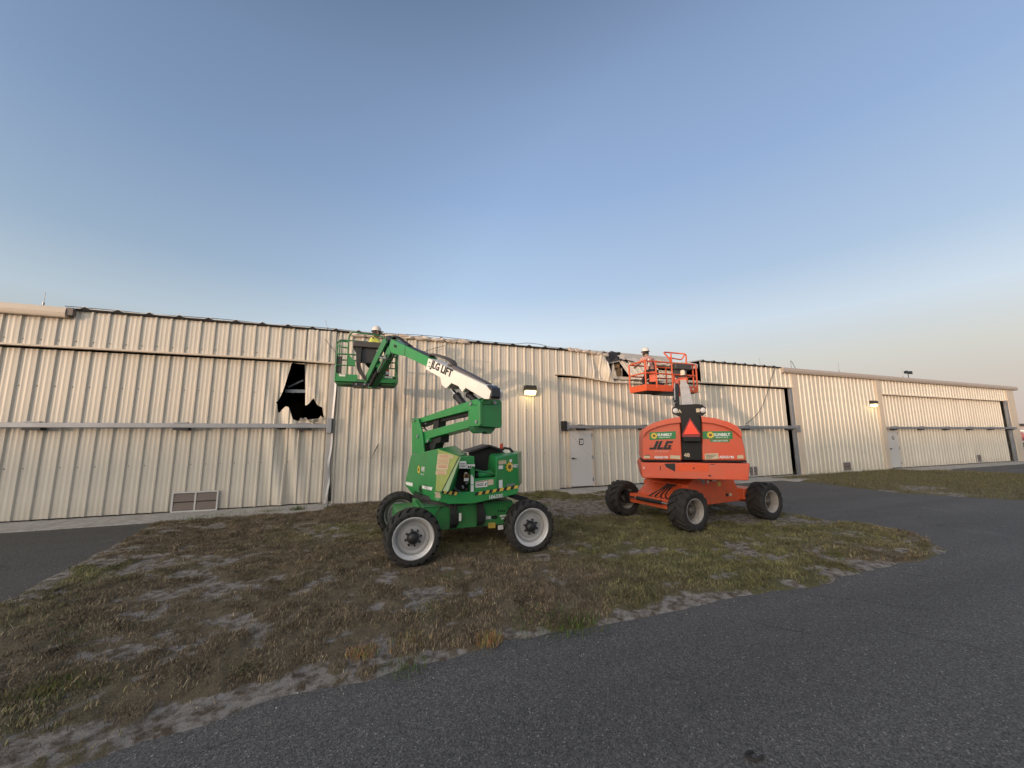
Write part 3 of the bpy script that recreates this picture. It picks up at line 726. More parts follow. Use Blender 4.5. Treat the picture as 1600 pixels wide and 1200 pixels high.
def tint(g, n, r):
    brown = np.array([.13, .098, .062]); straw = np.array([.26, .205, .125]); olive = np.array([.14, .125, .055]); bright = np.array([.15, .155, .055])
    u = r.random((n, 1)); g = g[:, None]; v = r.random((n, 1))
    c = np.where(v < g*.85, np.where(u < .72, olive, bright), np.where(u < .86, brown, straw))
    return c*(.55+.9*r.random((n, 1)))
r_ = np.random.default_rng(3)
def scatter(P, box, n, seed, far=False):
    r = np.random.default_rng(seed); x = r.uniform(box[0], box[1], n); y = r.uniform(box[2], box[3], n); d = shape(P, x, y)
    c = cover(x, y, d) if not far else np.clip((fbm(x, y, .5, 4, 4)-.22)*4, .05, 1)
    rut = np.zeros(n, bool)
    for wx, wy in ((.655, -6.0), (2.475, -6.0), (5.82, -5.97), (8.16, -5.78), (5.6, -4.25), (.6, -4.2)): rut |= (np.abs(x-wx) < .30) & (np.abs(y-wy) < .30)
    ok = (d > .03) & ~rut & (r.random(n) < np.clip(c*1.2-.15, 0, 1)*np.clip((fbm(x, y, 5, 7, 3)-.28)*3.2, .05, 1)+.02); return x[ok], y[ok], d[ok]
x, y, d = scatter(VERGE, (-4.5, 9.6, -8.8, -.15), 1200000, 11); n = len(x); g = greenness(x, y); z = np.clip(d*.22, 0, .014)+(fbm(x, y, .6, 9, 3)-.5)*.03*np.clip(d/.6, 0, 1)+.006+cover(x, y, d)*.03*np.clip(fbm(x, y, 6.5, 2, 3)*2.2-.45, 0, 1.3)
grass('dry_grass', x, y, z, r_.gamma(4, .0078, n)*(1+.35*g), r_.uniform(.5, .985, n), r_.uniform(.003, .006, n), tint(g, n, r_)*1.15*np.clip(.35+1.5*fbm(x, y, 5, 3, 3), .5, 1.6)[:, None], 1, 'short matted brown and green grass on the sandy verge')
x, y, d = scatter(VERGE2, (15.2, 28, -8.6, -.15), 130000, 12, True); n = len(x); g = np.clip(.35+fbm(x, y, .4, 6, 3)*.7, 0, 1); z = np.clip(d*.22, 0, .014)
grass('verge_grass', x, y, z, r_.gamma(5, .014, n), r_.uniform(.3, .9, n), r_.uniform(.006, .014, n), tint(g, n, r_)*1.1, 2, 'short green grass on the verge beyond the orange lift')
# weed tufts that stand out
tx, ty, tl, tc = [], [], [], []
def tuft(q, n, L, rad, col):
    p = onZ(q, .02)
    for i in range(n*2):
        a, rr = random.uniform(0, 6.28), rad*1.3*random.random()**.8
        tx.append(p.x+rr*math.cos(a)); ty.append(p.y+rr*.8*math.sin(a)); tl.append(L*random.uniform(.25, .85)); tc.append([c*random.uniform(.6, 1.3) for c in col])
gr, st_, ol = (.085, .12, .028), (.30, .21, .09), (.11, .115, .03)
for q, n, L, rad, c in [((566, 1024), 130, .13, .10, st_), ((640, 1005), 120, .09, .16, st_), ((766, 1002), 160, .13, .10, st_), ((70, 1085), 240, .12, .22, ol), ((130, 1065), 160, .10, .2, ol), ((465, 797), 150, .22, .16, gr), ((420, 800), 120, .15, .3, gr), ((520, 794), 90, .12, .25, gr), ((350, 806), 120, .13, .4, gr), ((300, 812), 140, .14, .35, gr), ((460, 915), 80, .12, .14, ol), ((85, 980), 200, .08, .25, gr), ((700, 905), 200, .10, .25, ol), ((690, 955), 260, .09, .3, ol), ((860, 970), 260, .10, .35, gr), ((900, 975), 160, .10, .25, gr), ((840, 778), 110, .2, .2, ol), ((850, 790), 80, .15, .15, gr), ((1310, 868), 200, .12, .2, ol), ((1190, 885), 120, .08, .3, gr), ((632, 1042), 90, .06, .15, gr), ((380, 1050), 90, .1, .1, ol), ((150, 990), 150, .08, .2, gr), ((930, 835), 100, .09, .2, ol), ((1100, 870), 160, .08, .3, gr), ((1000, 905), 160, .08, .3, ol), ((885, 772), 50, .12, .1, gr), ((120, 935), 150, .05, .3, gr), ((500, 860), 120, .06, .3, ol)]: tuft(q, n, L, rad, c)
for i in range(60):
    xx = random.uniform(16, 25); p = V3((xx, -.25, 0))
    for j in range(10): tx.append(p.x+random.uniform(-.1, .1)); ty.append(p.y+random.uniform(-.06, .06)); tl.append(random.uniform(.06, .2)); tc.append([c*random.uniform(.6, 1.2) for c in gr])
n = len(tx); grass('weed_tufts', np.array(tx), np.array(ty), np.full(n, .02), np.array(tl), r_.uniform(.2, .93, n), r_.uniform(.0025, .005, n), np.array(tc), 4, 'taller weed tufts along the wall foot and the sandy edge')
# concrete strips along the wall foot
def slab_obj(name, x0, x1, y0, y1, z0, z1, joints=0, label=None, cat=None):
    mb = MB(); n = max(1, joints); w = (x1-x0)/n
    for i in range(n): mb.box((x0+w*i+.004, y0, z0), (x0+w*(i+1)-.004, y1, z1), concm)
    o = mb.build(name, origin=((x0+x1)/2, (y0+y1)/2, z0), bevel=.01); return tag(o, label, cat, kind=None if label else 'structure')
slab_obj('concrete_strip', -14, -.95, -1.05, .2, -.02, .028, 5); slab_obj('concrete_strip', 6.08, 18.6, -1.06, .2, -.02, .030, 5); slab_obj('concrete_strip', 25.3, 40.3, -1.05, .2, -.02, .03, 5)
slab_obj('concrete_strip', -.95, 6.08, -.19, .1, -.02, .032, 3); slab_obj('concrete_strip', 18.6, 25.3, -.16, .1, -.02, .03, 3)
slab_obj('door_threshold', 6.5, 8.6, -2.0, -1.06, -.02, .045, 1)
slab_obj('drain_slab', 15.6, 16.9, -1.55, -1.08, -.02, .05, 1, 'pale concrete slab set in the grass edge right of the second bifold door', 'slab'); slab_obj('drain_slab', 26.3, 27.3, -1.5, -1.08, -.02, .05, 1, 'pale concrete slab at the grass corner before the farthest bifold door', 'slab')
# hairline cracks, old seams and rubbed marks in the asphalt
mb = MB(); crackm = mat('crack_filler', (.012, .012, .012), .9)
for qs, w in (([(1408, 895), (1424, 897), (1443, 900), (1464, 903)], .012), ([(1462, 819), (1472, 821), (1484, 824)], .03), ([(1150, 962), (1180, 972), (1205, 980), (1236, 984), (1268, 990)], .006), ([(1235, 925), (1300, 934), (1340, 936), (1395, 948), (1450, 952)], .007), ([(1290, 792), (1360, 800), (1420, 803), (1500, 812)], .012), ([(1560, 1020), (1500, 1004), (1455, 1000), (1400, 985)], .006), ([(300, 1180), (380, 1150), (420, 1146), (480, 1128)], .003)):
    pts = fillet([onZ(q, .003) for q in qs], .2, 3); L = []
    for i, p in enumerate(pts):
        o_ = .02*noise.noise(p*6); L.append(p+V3((o_, o_*.6, 0)))
    for i, (a, b) in enumerate(zip(L, L[1:])):
        s_ = (b-a).cross(V3((0, 0, 1))).normalized()*w*(.35+.65*abs(noise.noise(a*9))); mb.poly([a-s_, b-s_, b+s_, a+s_], crackm)
tag(mb.build('taxiway_cracks', origin=(0, 0, 0)), kind='structure')
# litter
mb = MB(); pts = [onZ(q, .012) for q in [(1192, 1181), (1184, 1187), (1172, 1187), (1165, 1181), (1168, 1175), (1177, 1174)]]
mb.tube(fillet(pts, .02), .008, rubber, 8); tag(mb.build('rubber_scrap'), 'curled black rubber scrap lying on the near asphalt', 'scrap')
mb = MB()
pm = mat('pale_gravel', (.42, .39, .34), .8, 0, .3)
for i in range(170):
    x = random.uniform(-2.6, 9.2); b = np.array([x]); yy = -8.5-random.random()**2*.5+.1
    if x > 8.6: yy = -8.3
    s = random.uniform(.002, .007); c = V3((x, yy, s*.6))
    mb.hull([c+V3((random.uniform(-s, s), random.uniform(-s, s), random.uniform(-s*.7, s*.7))) for _ in range(8)], pm)
tag(mb.build('gravel', origin=(0, 0, 0)), kind='stuff')
# ------------------------------------------------------------------ beyond the hangar corner
farm = mat('far_building_wall', (.60, .50, .47), .6, 0, .06, .3)
e = empty('distant_building', (96, 22, 0), 'pale distant airfield building seen past the far hangar corner', 'building')
mb = MB(); mb.box((88, 24.4, 0), (130, 60, 3.3), farm); mb.build('wall', e); mb = MB(); mb.box((87.6, 24.1, 3.3), (130.4, 60.4, 3.75), bronze); mb.build('roof', e)
mb = MB(); mb.box((92, 24.34, 0), (96, 24.4, 2.6), bronze); mb.build('door', e)
pink = mat('pink_red_paint', (.62, .16, .15), .4)
e = empty('parked_aircraft', (67, 11.2, 0), 'small pink and white light aircraft parked beyond the far hangar corner', 'aircraft'); o = V3((67.2, 8.2, 0)); ax = V3((1, .30, 0)).normalized()
mb = MB(); mb.lathe(o+V3((0, 0, 1.45)), ax, [(.0, -.25), (.12, -.2), (.3, 0), (.5, .8), (.62, 1.8), (.6, 3), (.35, 5.2), (.12, 7), (.0, 7.1)], pink, 20); mb.build('fuselage', e)
mb = MB(); c = o+ax*2.2+V3((0, 0, 2.1)); sd = ax.cross(V3((0, 0, 1))); mb.beam(c-sd*4.6, c+sd*4.6, 1.3, .14, boomw); mb.build('wing', e)
mb = MB(); c = o+ax*6.6; mb.prism([c+V3((0, 0, 1.5))-sd*.04, c+ax*.9+V3((0, 0, 1.5))-sd*.04, c+ax*1.1+V3((0, 0, 2.9))-sd*.04, c+ax*.6+V3((0, 0, 2.9))-sd*.04], sd*.08, pink); mb.build('tail_fin', e)
mb = MB(); c = o-ax*.2+V3((0, 0, 1.45)); mb.beam(c-V3((0, 0, .9)), c+V3((0, 0, .9)), .14, .03, black, up=ax); mb.build('propeller', e)
for k, s in ((.3, 0), (2.4, 1), (2.4, -1)):
    mb = MB(); c = o+ax*k+sd*s*1.1; mb.cyl(c+V3((0, 0, .2)), o+ax*k+sd*s*.4+V3((0, 0, 1.2)), .05, black); mb.cyl(c-sd*.07+V3((0, 0, .2)), c+sd*.07+V3((0, 0, .2)), .2, rubber, n=16); mb.build('landing_gear', e)
# unseen hangar row across the taxiway, added to shade the lower wall
e = empty('unseen_shade_hangar', (-50, -52, 0), 'unseen beige hangar row across the taxiway, added to shade the lower wall', 'hangar')
mb = MB(); mb.box((-150, -66, 0), (45, -52, 5.4), wallm); mb.build('wall', e)
mb = MB(); mb.prism([(-150.5, -51.6, 5.4), (-150.5, -66.4, 5.4), (-150.5, -59, 6.3)], (196, 0, 0), roofm); mb.build('roof', e)
for i in range(9):
    mb = MB(); mb.box((-146+21*i, -51.98, .05), (-134+21*i, -51.9, 4.4), trimm); mb.build('hangar_door', e)
# ------------------------------------------------------------------ boom lifts
def sunflower(mb, c, xd, ud, r, lift=.004):
    xd, ud = V3(xd).normalized(), V3(ud).normalized(); n = xd.cross(ud); c = V3(c)+n*lift
    for i in range(10):
        a = 2*math.pi*i/10; d = xd*math.cos(a)+ud*math.sin(a); s = n.cross(d)
        mb.poly([c+d*r*.35+s*r*.2, c+d*r*.8+s*r*.17, c+d*r, c+d*r*.8-s*r*.17, c+d*r*.35-s*r*.2], petal)
    mb.poly([c+n*.001+(xd*math.cos(i*.5236)+ud*math.sin(i*.5236))*r*.45 for i in range(12)], seedm)
petal = mat('petal_yellow', (.80, .55, .05), .5); seedm = mat('seed_brown', (.16, .09, .03), .5)
sgreen = mat('sticker_green', (.02, .20, .06), .5, 0, .1, 10, .15)
def wheel_proto(parent, c, Rt, W, Rr, nl, rimm, hubm, hubr, dish, chev, discm):
    c = V3(c); A = V3((0, -1, 0)); h = W/2                     # outward axis -Y
    mb = MB()
    mb.lathe(c, A, [(Rr*.98, -h*.8), (Rr*1.02, -h*.86), (Rr*.9, -h*.6), (Rr*.84, h*(dish+.02)), (Rr*.87, h*.60), (Rr*.90, h*.62), (Rr*.915, h*.74), (Rr*.945, h*.76), (Rr*.955, h*.86), (Rr*1.0, h*.92), (Rr*1.05, h*.90), (Rr*1.05, h*.80)], rimm, 40)
    mb.lathe(c, A, [(Rr*.845, h*dish), (Rr*.80, h*dish+.012), (Rr*.76, h*dish-.012), (Rr*.62, h*dish-.02), (Rr*.58, h*dish+.004), (hubr*1.3, h*dish+.006), (0, h*dish+.006)], discm, 40)
    for i in range(8):
        a = 2*math.pi*i/8+.2; q = c+V3((math.cos(a), 0, math.sin(a)))*hubr*1.28; mb.cyl(q+A*(h*dish), q+A*(h*dish+.045), .015, hubm, n=6)
    w = mb.build('wheel', parent, c, smooth=30)
    mb = MB(); mb.lathe(c, A, [(0, h*dish+.1), (hubr*.5, h*dish+.098), (hubr*.8, h*dish+.085), (hubr, h*dish+.05), (hubr*1.04, h*dish), (hubr, -h*.5), (0, -h*.5)], hubm, 20); mb.build('hub', w, c)
    mb = MB(); rb = Rt-.032
    mb.lathe(c, A, [(Rr*.98, -h*.86), (Rr*1.08, -h*.94), ((Rr+rb)*.52, -h*1.02), (rb*.95, -h*.98), (rb, -h*.82), (rb+.004, 0), (rb, h*.82), (rb*.95, h*.98), ((Rr+rb)*.52, h*1.02), (Rr*1.08, h*.94), (Rr*.98, h*.86)], rubber, 48)
    for s in (-1, 1):
        for i in range(nl):
            a0 = 2*math.pi*(i+(.5 if s > 0 else 0))/nl; rows = []
            for y, da, hw, ro in ((-.06*h, 0, .34, Rt), (.45*h, chev*.5, .36, Rt+.002), (.86*h, chev, .46, Rt-.006), (1.05*h, chev*1.1, .5, Rt-.05)):
                aw = 2*math.pi/nl*hw/2*1.3; rr = []
                for aa, r_o in ((-aw*1.15, rb-.02 if y < h else rb-.06), (aw*1.15, rb-.02 if y < h else rb-.06), (aw, ro), (-aw, ro)):
                    t = a0+da+aa; rr.append(c+V3((math.cos(t)*r_o, -s*y, math.sin(t)*r_o)))
                rows.append(rr)
            mb.loft(rows, rubber)
    mb.build('tyre', w, c, smooth=30)
    return w
def wheels(parent, spots, rz, **kw):
    w0 = wheel_proto(parent, spots[0][0], **kw); w0.rotation_euler.z = R(rz)
    for c, flip in spots[1:]:
        w = copy_child(w0, parent, c); w.rotation_euler = (0, R(random.uniform(0, 40)), R(rz+(180 if flip else 0)))
        for ch in w0.children: k = ch.copy(); COL.objects.link(k); k.parent = w
    return w0
def rail(mb, pts, r, m, f=.08): mb.tube(fillet(pts, f), r, m, 8)

# ================= green lift
FG = Frame((1.37, -5.1), -22.5)
gl = empty('boom_lift', (1.5, -5.0, 0), 'green articulating boom lift with white upper boom and silver wheels', 'boom lift', 'boom lifts by the hangar')
wheels(gl, [((.655, -5.97, .388), 0), ((2.475, -5.98, .388), 0), ((.60, -4.12, .385), 1), ((2.46, -4.15, .385), 1)], 0, Rt=.400, W=.29, Rr=.282, nl=20, rimm=silver, hubm=black, hubr=.085, dish=.40, chev=.22, discm=mat('silver_disc_paint', (.40, .39, .38), .38, .3, .08, 6, .25, (.30, .26, .22)))
mb = MB()
mb.prism([(.86, -5.55, .34), (2.3, -5.55, .34), (2.38, -5.55, .52), (2.38, -5.55, .70), (.80, -5.55, .70), (.80, -5.55, .5)], (0, 1.1, 0), green)
mb.box((.85, -5.57, .702), (2.35, -4.43, .728), greend)
for x in (.66, 2.47): mb.box((x-.12, -5.72, .28), (x+.12, -4.28, .50), green); mb.box((x-.2, -5.55, .3), (x+.2, -4.45, .62), green)
ch = mb.build('chassis', gl, bevel=.012)
mb = MB()
for x in (1.28, onY((746, 805), -5.6).x):
    for k in range(5):
        xx = x+k*.022; mb.tube(fillet([(xx, -5.50, .76), (xx-.01, -5.60, .73), (xx+.01*k, -5.62-.006*k, .5), (xx+.01, -5.58, .38), (xx, -5.5, .34)], .06), .013, hose, 6)
    mb.box((x+.0, -5.63, .44), (x+.10, -5.56, .58), black)
mb.tube(fillet([(1.18, -5.55, .72), (1.08, -5.60, .66), (1.02, -5.6, .5), (.98, -5.58, .44)], .1), .008, hose, 6)
mb.build('hydraulic_hose', ch)
mb = MB()
mb.poly([(1.405, -5.655, .48), (1.445, -5.655, .48), (1.445, -5.655, .60), (1.405, -5.655, .60)], white)
CY = lambda *qs: [onY(q, -5.554) for q in qs]
mb.poly(CY((763, 817), (774, 816.5), (774, 825), (763, 825.5)), yellow)
mb.poly(CY((757, 808), (760, 804.5), (760, 806.5), (767, 806.2), (767, 811), (760, 811.2), (760, 813)), white); mb.poly(CY((778, 808), (774, 812.5), (774, 810.5), (768, 810.8), (768, 806), (774, 805.6), (774, 803.6)), inkm)
mb.poly(CY((753, 803), (756, 803), (756, 810), (753, 810)), white); mb.poly(CY((781, 805), (793, 804), (793, 806.5), (781, 807.5)), white); mb.poly(CY((783, 809), (789, 808.6), (789, 811), (783, 811.4)), white); mb.poly(CY((778, 821), (787, 820), (787, 827), (778, 828)), white)
for k in range(4): mb.poly(CY((778+3*k, 797+1.5*(k % 2)), (780.4+3*k, 796.8), (780+3*k, 799.8), (778.4+3*k, 800)), inkm)
mb.build('warning_decal', ch)
mb = MB(); mb.cyl(FG.p(0, 0, .70), FG.p(0, 0, .82), .50, black, n=32); mb.cyl(FG.p(.05, .1, .80), FG.p(.05, .1, .86), .62, black, n=32)
Yb = -5.95
mb.prism([onY((806, 772), -5.4), onY((826, 778), -5.4), onY((822, 786), -5.4), onY((800, 778), -5.4)], (0, .3, 0), black)
mb.build('turntable', gl)
# turret hoods
P1, P2 = V3((.70, -4.15, 0)), V3((.99, -5.72, 0)); n1 = (P2-P1).cross(V3((0, 0, 1))).normalized()
if n1.x > 0: n1 = -n1
L1 = lambda q, o=0.: on_plane(q, P1+n1*o, n1)
A1, A2, A3, A4 = L1((632, 757)), L1((642, 711)), L1((684, 701)), L1((680, 768))
B3, B4 = onY((718, 712), -6.0), onY((690, 771), -6.02)
chin = [L1((655, 780), -.10), L1((684, 783), -.03), onY((702, 787), -5.90), L1((642, 770), -.04)]
C0 = A2+V3((.62, .15, .06)); C1 = onY((711, 696), -5.3); C2 = onY((730, 709), -5.5)
inn = [V3((1.36, -5.6, 1.0)), V3((1.3, -4.3, 1.0)), V3((1.33, -5.55, .86)), V3((1.2, -4.3, .88))]
mb = MB(); mb.hull([A1, A2, A3, A4, B3, B4, C0, C1, C2]+chin+inn, green)
hood = mb.build('engine_hood', gl, bevel=.014)
ny = (A3-A4).cross(B4-A4).normalized(); ny = -ny if ny.y > 0 else ny
mb = MB(); faded = mat('faded_skyglow_green_paint', (.30, .36, .10), .4, 0, .3, 9, .25, (.14, .22, .06), .03, .5, .2)  # faded paint, with the sunset sky's reflection mixed into its yellow
pale = mat('worn_pale_green_paint', (.30, .42, .24), .35, 0, .2, 9, .2, (.1, .2, .08), .02, .5, .2)
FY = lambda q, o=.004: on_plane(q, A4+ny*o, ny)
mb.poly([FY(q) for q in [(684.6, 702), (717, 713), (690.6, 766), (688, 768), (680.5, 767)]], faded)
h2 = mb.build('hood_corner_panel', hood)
mb = MB()
for y0, y1, x1 in ((709.6, 717.6, 703.2), (718, 724.2, 702.2), (724.6, 734, 700.8), (735, 742, 697.8)):
    s0 = 684.2-(y0-709)*.115; s1 = 684.2-(y1-709)*.115
    mb.poly([FY(q, .008) for q in [(s0, y0), (x1, y0+.3), (x1-.8, y1), (s1, y1-.4)]], cream)
    for k in range(3):
        yy = y0+1.6+k*1.9
        if yy < y1-1: mb.poly([FY(q, .010) for q in [(s0+2.5, yy), (x1-2.5, yy+.2), (x1-2.5, yy+.9), (s0+2.5, yy+.7)]], mat('sticker_red_print', (.42, .12, .07), .5, 0, .3, 40))
mb.poly([FY(q, .008) for q in [(704, 711), (708, 711.2), (707.5, 716.5), (703.6, 716.2)]], cream)
mb.build('warning_sticker', hood)
mb = MB()   # green/pale pillar with black seam right of the faded, sky-tinted panel
mb.poly([FY(q, .006) for q in [(718.2, 713), (720.0, 713.4), (700, 768), (690.8, 767)]], pale); mb.poly([FY(q, .009) for q in [(717.2, 713.2), (718.4, 713.2), (691.2, 767.5), (690.0, 767.5)]], inkm)
mb.build('pillar_trim', hood)
x1d = (P2-P1).normalized()
def lg(mb, q, h, txt, m, bold=.02, shear=0, width=None): mb.text(txt, L1(q), x1d, (0, 0, 1), h, m, bold, shear, width, .006)
mb = MB(); sunflower(mb, L1((655, 733.5)), x1d, (0, 0, 1), .075, .008); lg(mb, (661.5, 732), .06, 'SUNBELT', white, .03, 0, .20); lg(mb, (661.2, 736), .025, 'RENTALS', white, .01, 0, .16); lg(mb, (660, 741), .025, '1-800-667-9328', white, .01, 0, .18); mb.build('rental_logo', hood)
mb = MB(); mb.poly([L1(q, .006) for q in [(660, 758.5), (676, 761.5), (674, 766.5), (659.5, 763)]], white); lg(mb, (667.5, 762.3), .085, '340AJ', inkm, .03, .2, .30); mb.build('model_number', hood)
mb = MB(); mb.poly([L1(q, .006) for q in [(634, 752.5), (645, 754.5), (644.5, 760), (633.5, 757)]], white); mb.poly([onY(q, -6.06) for q in [(679, 769), (687, 769), (689, 778), (681, 778)]], cream); mb.build('warning_sticker', hood)
mb = MB(); mb.poly([L1(q, .008) for q in [(656, 757.5), (657.5, 761), (658, 771), (656.5, 770), (654, 765)]], inkm); mb.build('latch_recess', hood)
# rear frame, traced on the rear plane and given depth
def slabY(mb, qs, y, dep, m): return mb.prism([onY(q, y) for q in qs], (0, dep, 0), m)
mb = MB()
mb.hull([onY(q, -6.0) for q in [(684, 783), (702, 788), (740, 787), (776, 779), (808, 772), (811, 764), (776, 770), (735, 776), (690, 771)]]+[V3((1.0, -5.3, .82)), V3((2.4, -5.2, .82)), V3((2.42, -5.2, .95)), V3((1.0, -5.3, .95)), V3((2.3, -4.3, .85)), V3((1.2, -4.3, .85))], green)
fr = mb.build('turret_frame', gl, bevel=.012)
mb = MB()
slabY(mb, [(719.5, 713), (741, 713), (742, 732.5), (714, 732.5)], -5.98, .5, green)                       # top of the engine bay
slabY(mb, [(735, 732.5), (742, 732.5), (742, 774), (735.5, 774)], -5.98, .2, green)
slabY(mb, [(714, 732), (717, 732), (702, 772), (696, 771)], -5.98, .2, green)
slabY(mb, [(742, 748), (776, 746), (776, 770), (742, 775)], -5.99, .08, green)
slabY(mb, [(742, 733), (762, 737), (776, 741), (776, 743), (742, 735.5)], -5.9, .35, greend)
mb.build('engine_bay_frame', fr, bevel=.008)
mb = MB(); slabY(mb, [(714, 732), (736, 732), (736, 773), (700, 773)], -5.78, .05, dark); slabY(mb, [(733, 707.5), (764, 697), (783, 703), (777, 747), (741, 748)], -5.5, .05, dark); mb.build('bay_backing', fr)
mb = MB()   # engine bits
for i in range(16):
    q = (random.uniform(705, 733), random.uniform(756, 771)); c = onY(q, -5.88); a = V3((random.uniform(-.06, .06), random.uniform(-.03, .03), random.uniform(-.05, .05)))
    mb.cyl(c, c+a, random.uniform(.012, .03), random.choice((consolem, steel, hose, greend)), n=10)
c = onY((729, 744), -5.93); mb.cyl(c, c+V3((0, .06, 0)), .045, mat('brass', (.45, .24, .08), .4, .6), n=16); mb.cyl(c-V3((0, .005, 0)), c, .03, bronze, n=14)
mb.poly([onY(q, -5.94) for q in [(725, 747), (732.5, 747), (732, 751.5), (725, 752)]], white)
mb.poly([onY(q, -5.93) for q in [(725.5, 738.6), (730, 738), (730, 739.4), (725.5, 740)]], white)
mb.build('engine', fr)
mb = MB()
for qs in ([(718, 720.5), (728.6, 720.5), (728.6, 732), (717.6, 732)], [(728.9, 725.5), (742, 725.5), (742, 731.8), (728.9, 732)]): mb.poly([onY(q, -5.986) for q in qs], white)
mb.poly([onY(q, -5.988) for q in [(731, 726.5), (733.5, 729.5), (736, 726.5), (736, 731), (734.8, 731), (733.5, 730.6), (732.2, 731), (731, 731)]], inkm)
for k in range(3): mb.poly([onY(q, -5.988) for q in [(719.5, 724+k*2.4), (727, 724+k*2.4), (727, 724.8+k*2.4), (719.5, 724.8+k*2.4)]], inkm)
for qs in ([(735.5, 742), (737.5, 742), (740.2, 747), (740.2, 757), (735.5, 757)], [(735.5, 758), (740.2, 758), (740.2, 771), (735.5, 771)]): mb.poly([onY(q, -5.99) for q in qs], white)
mb.poly([onY(q, -5.995) for q in [(743, 752.5), (761.5, 749.5), (761.5, 760.5), (743, 762)]], white); mb.poly([onY(q, -5.995) for q in [(762.5, 749.5), (771, 748.8), (771, 757), (762.5, 758.5)]], cream)
mb.poly([onY(q, -5.997) for q in [(744, 752.8), (761, 750), (761, 751.6), (744, 754.2)]], mat('sticker_brown', (.30, .16, .07), .5)); mb.poly([onY(q, -5.997) for q in [(757, 758), (759.8, 753.5), (760.4, 755), (758.2, 759.6)]], inkm)
for k in range(2): mb.poly([onY(q, -5.997) for q in [(744, 756.4+k*2.4), (755.5, 755+k*2.4), (755.5, 756.2+k*2.4), (744, 757.6+k*2.4)]], consolem)
mb.build('warning_sticker', fr)
mb = MB(); a, b = onY((746, 742), -5.86), onY((768, 740), -5.82); mb.cyl(a, b, .055, green, n=18); mb.cyl(a-(b-a)*.15, a, .045, black, n=16); mb.cyl(b, b+(b-a)*.15, .042, black, n=16)
for t_ in (.1, .85): mb.cyl(a+(b-a)*t_, a+(b-a)*(t_+.05), .06, greend, n=18)
mb.build('swivel_cylinder', fr)
# right hood with tail
mb = MB()
q0 = [onY(q, -5.97) for q in [(775, 715), (775, 770)]]; q1 = [onY(q, -5.80) for q in [(808.5, 708), (811, 757), (808, 764)]]
top = [onY((785, 699), -5.3), onY((803, 697), -5.0), onY((812, 712), -5.0), V3((2.5, -4.4, 1.5)), V3((2.2, -4.4, 1.5))]
mb.hull(q0+q1+[V3((2.62, -5.35, 1.55)), V3((2.62, -5.35, .98)), V3((2.5, -4.4, .95)), V3((1.95, -4.5, .95)), V3((1.95, -5.6, .95)), V3((1.95, -5.6, 1.52)), V3((2.35, -4.4, 1.55))], green)
th = mb.build('tail_hood', gl, bevel=.02)
nt = (q1[0]-q0[0]).cross(V3((0, 0, 1))).normalized(); nt = -nt if nt.y > 0 else nt
TQ = lambda q, o=.008: on_plane(q, q0[0]+nt*o, nt); xt = V3((-nt.y, nt.x, 0)); xt = -xt if xt.x < 0 else xt
mb = MB(); sunflower(mb, TQ((796, 729.5)), xt, (0, 0, 1), .085, .006); mb.text('SUNBELT', TQ((803.5, 728)), xt, (0, 0, 1), .055, white, .03, 0, .17, .006); mb.build('rental_logo', th)
mb = MB()
for qs, m in (([(779, 720), (791, 718.8), (791.5, 724.5), (779, 726)], cream), ([(779, 727.6), (786, 727), (786, 732.6), (779, 733.2)], white), ([(779.5, 750.5), (785, 749.5), (785.5, 762), (779.5, 763)], white), ([(796, 718), (800, 717.5), (800, 722), (796, 722)], white), ([(792, 757), (804, 754.6), (804, 758), (792, 760.5)], steel)): mb.poly([TQ(q) for q in qs], m)
mb.build('warning_sticker', th)
mb = MB()
mb.text('10633070', onY((778.5, 775), -6.03), xt, (0, 0, 1), .06, white, .035, 0, .36, .004)
ft = mb.build('fleet_number', th)
mb = MB()
def stripes(qa, qb, ha, hb, n, f):
    for i in range(n):
        for j, m in ((0, inkm), (.5, yellow)):
            t0, t1 = (i+j)/n, (i+j+.5)/n
            lerp = lambda t, up: (qa[0]+(qb[0]-qa[0])*t+(2.2 if up else 0), qa[1]+(qb[1]-qa[1])*t-((ha+(hb-ha)*t) if up else 0))
            mb.poly([f(lerp(t0, 0)), f(lerp(t1, 0)), f(lerp(t1, 1)), f(lerp(t0, 1))], m)
stripes((741, 774.6), (808, 763), 5.2, 5, 6, lambda q: onY(q, -6.015)); stripes((689, 770.5), (713, 774), 5, 5, 3, lambda q: onY(q, -6.035))
mb.build('hazard_stripe', fr)
mb = MB(); c = onY((783.5, 697), -5.5); mb.cyl(c-V3((0, 0, .06)), c+V3((0, 0, .045)), .028, mat('amber_red_lens', (.55, .05, .015), .3), n=14); mb.cyl(c-V3((0, 0, .1)), c-V3((0, 0, .05)), .034, black, n=14); mb.build('beacon', th)
mb = MB(); c = onY((790, 704), -5.5); mb.tube([c+V3((-.1, 0, -.03)), c+V3((-.03, -.02, .045)), c+V3((.07, -.03, .03)), c+V3((.14, -.03, -.05))], .022, black, 8); mb.hull([c+V3((a*.07, b*.03, d*.035-.035)) for a in (-1, 1) for b in (-1, 1) for d in (-1, 1)], boomw); mb.tube([c+V3((-.12, -.03, .0)), c+V3((0, -.05, -.06)), c+V3((.15, -.03, -.06))], .01, black); mb.build('control_cable', th)
mb = MB(); slabY(mb, [(729, 706.5), (738, 703), (765, 694.8), (785, 701.5), (783, 703.5), (765, 697.4), (736, 707)], -5.6, .5, mat('black_hood_edge', (.03, .026, .026), .5, 0, .2)); mb.build('open_cover', gl)
mb = MB(); c = onY((716, 706.8), -5.6); mb.cyl(c+V3((-.05, 0, -.02)), c+V3((.07, 0, -.02)), .03, black, n=10); mb.build('lifting_lug', hood)
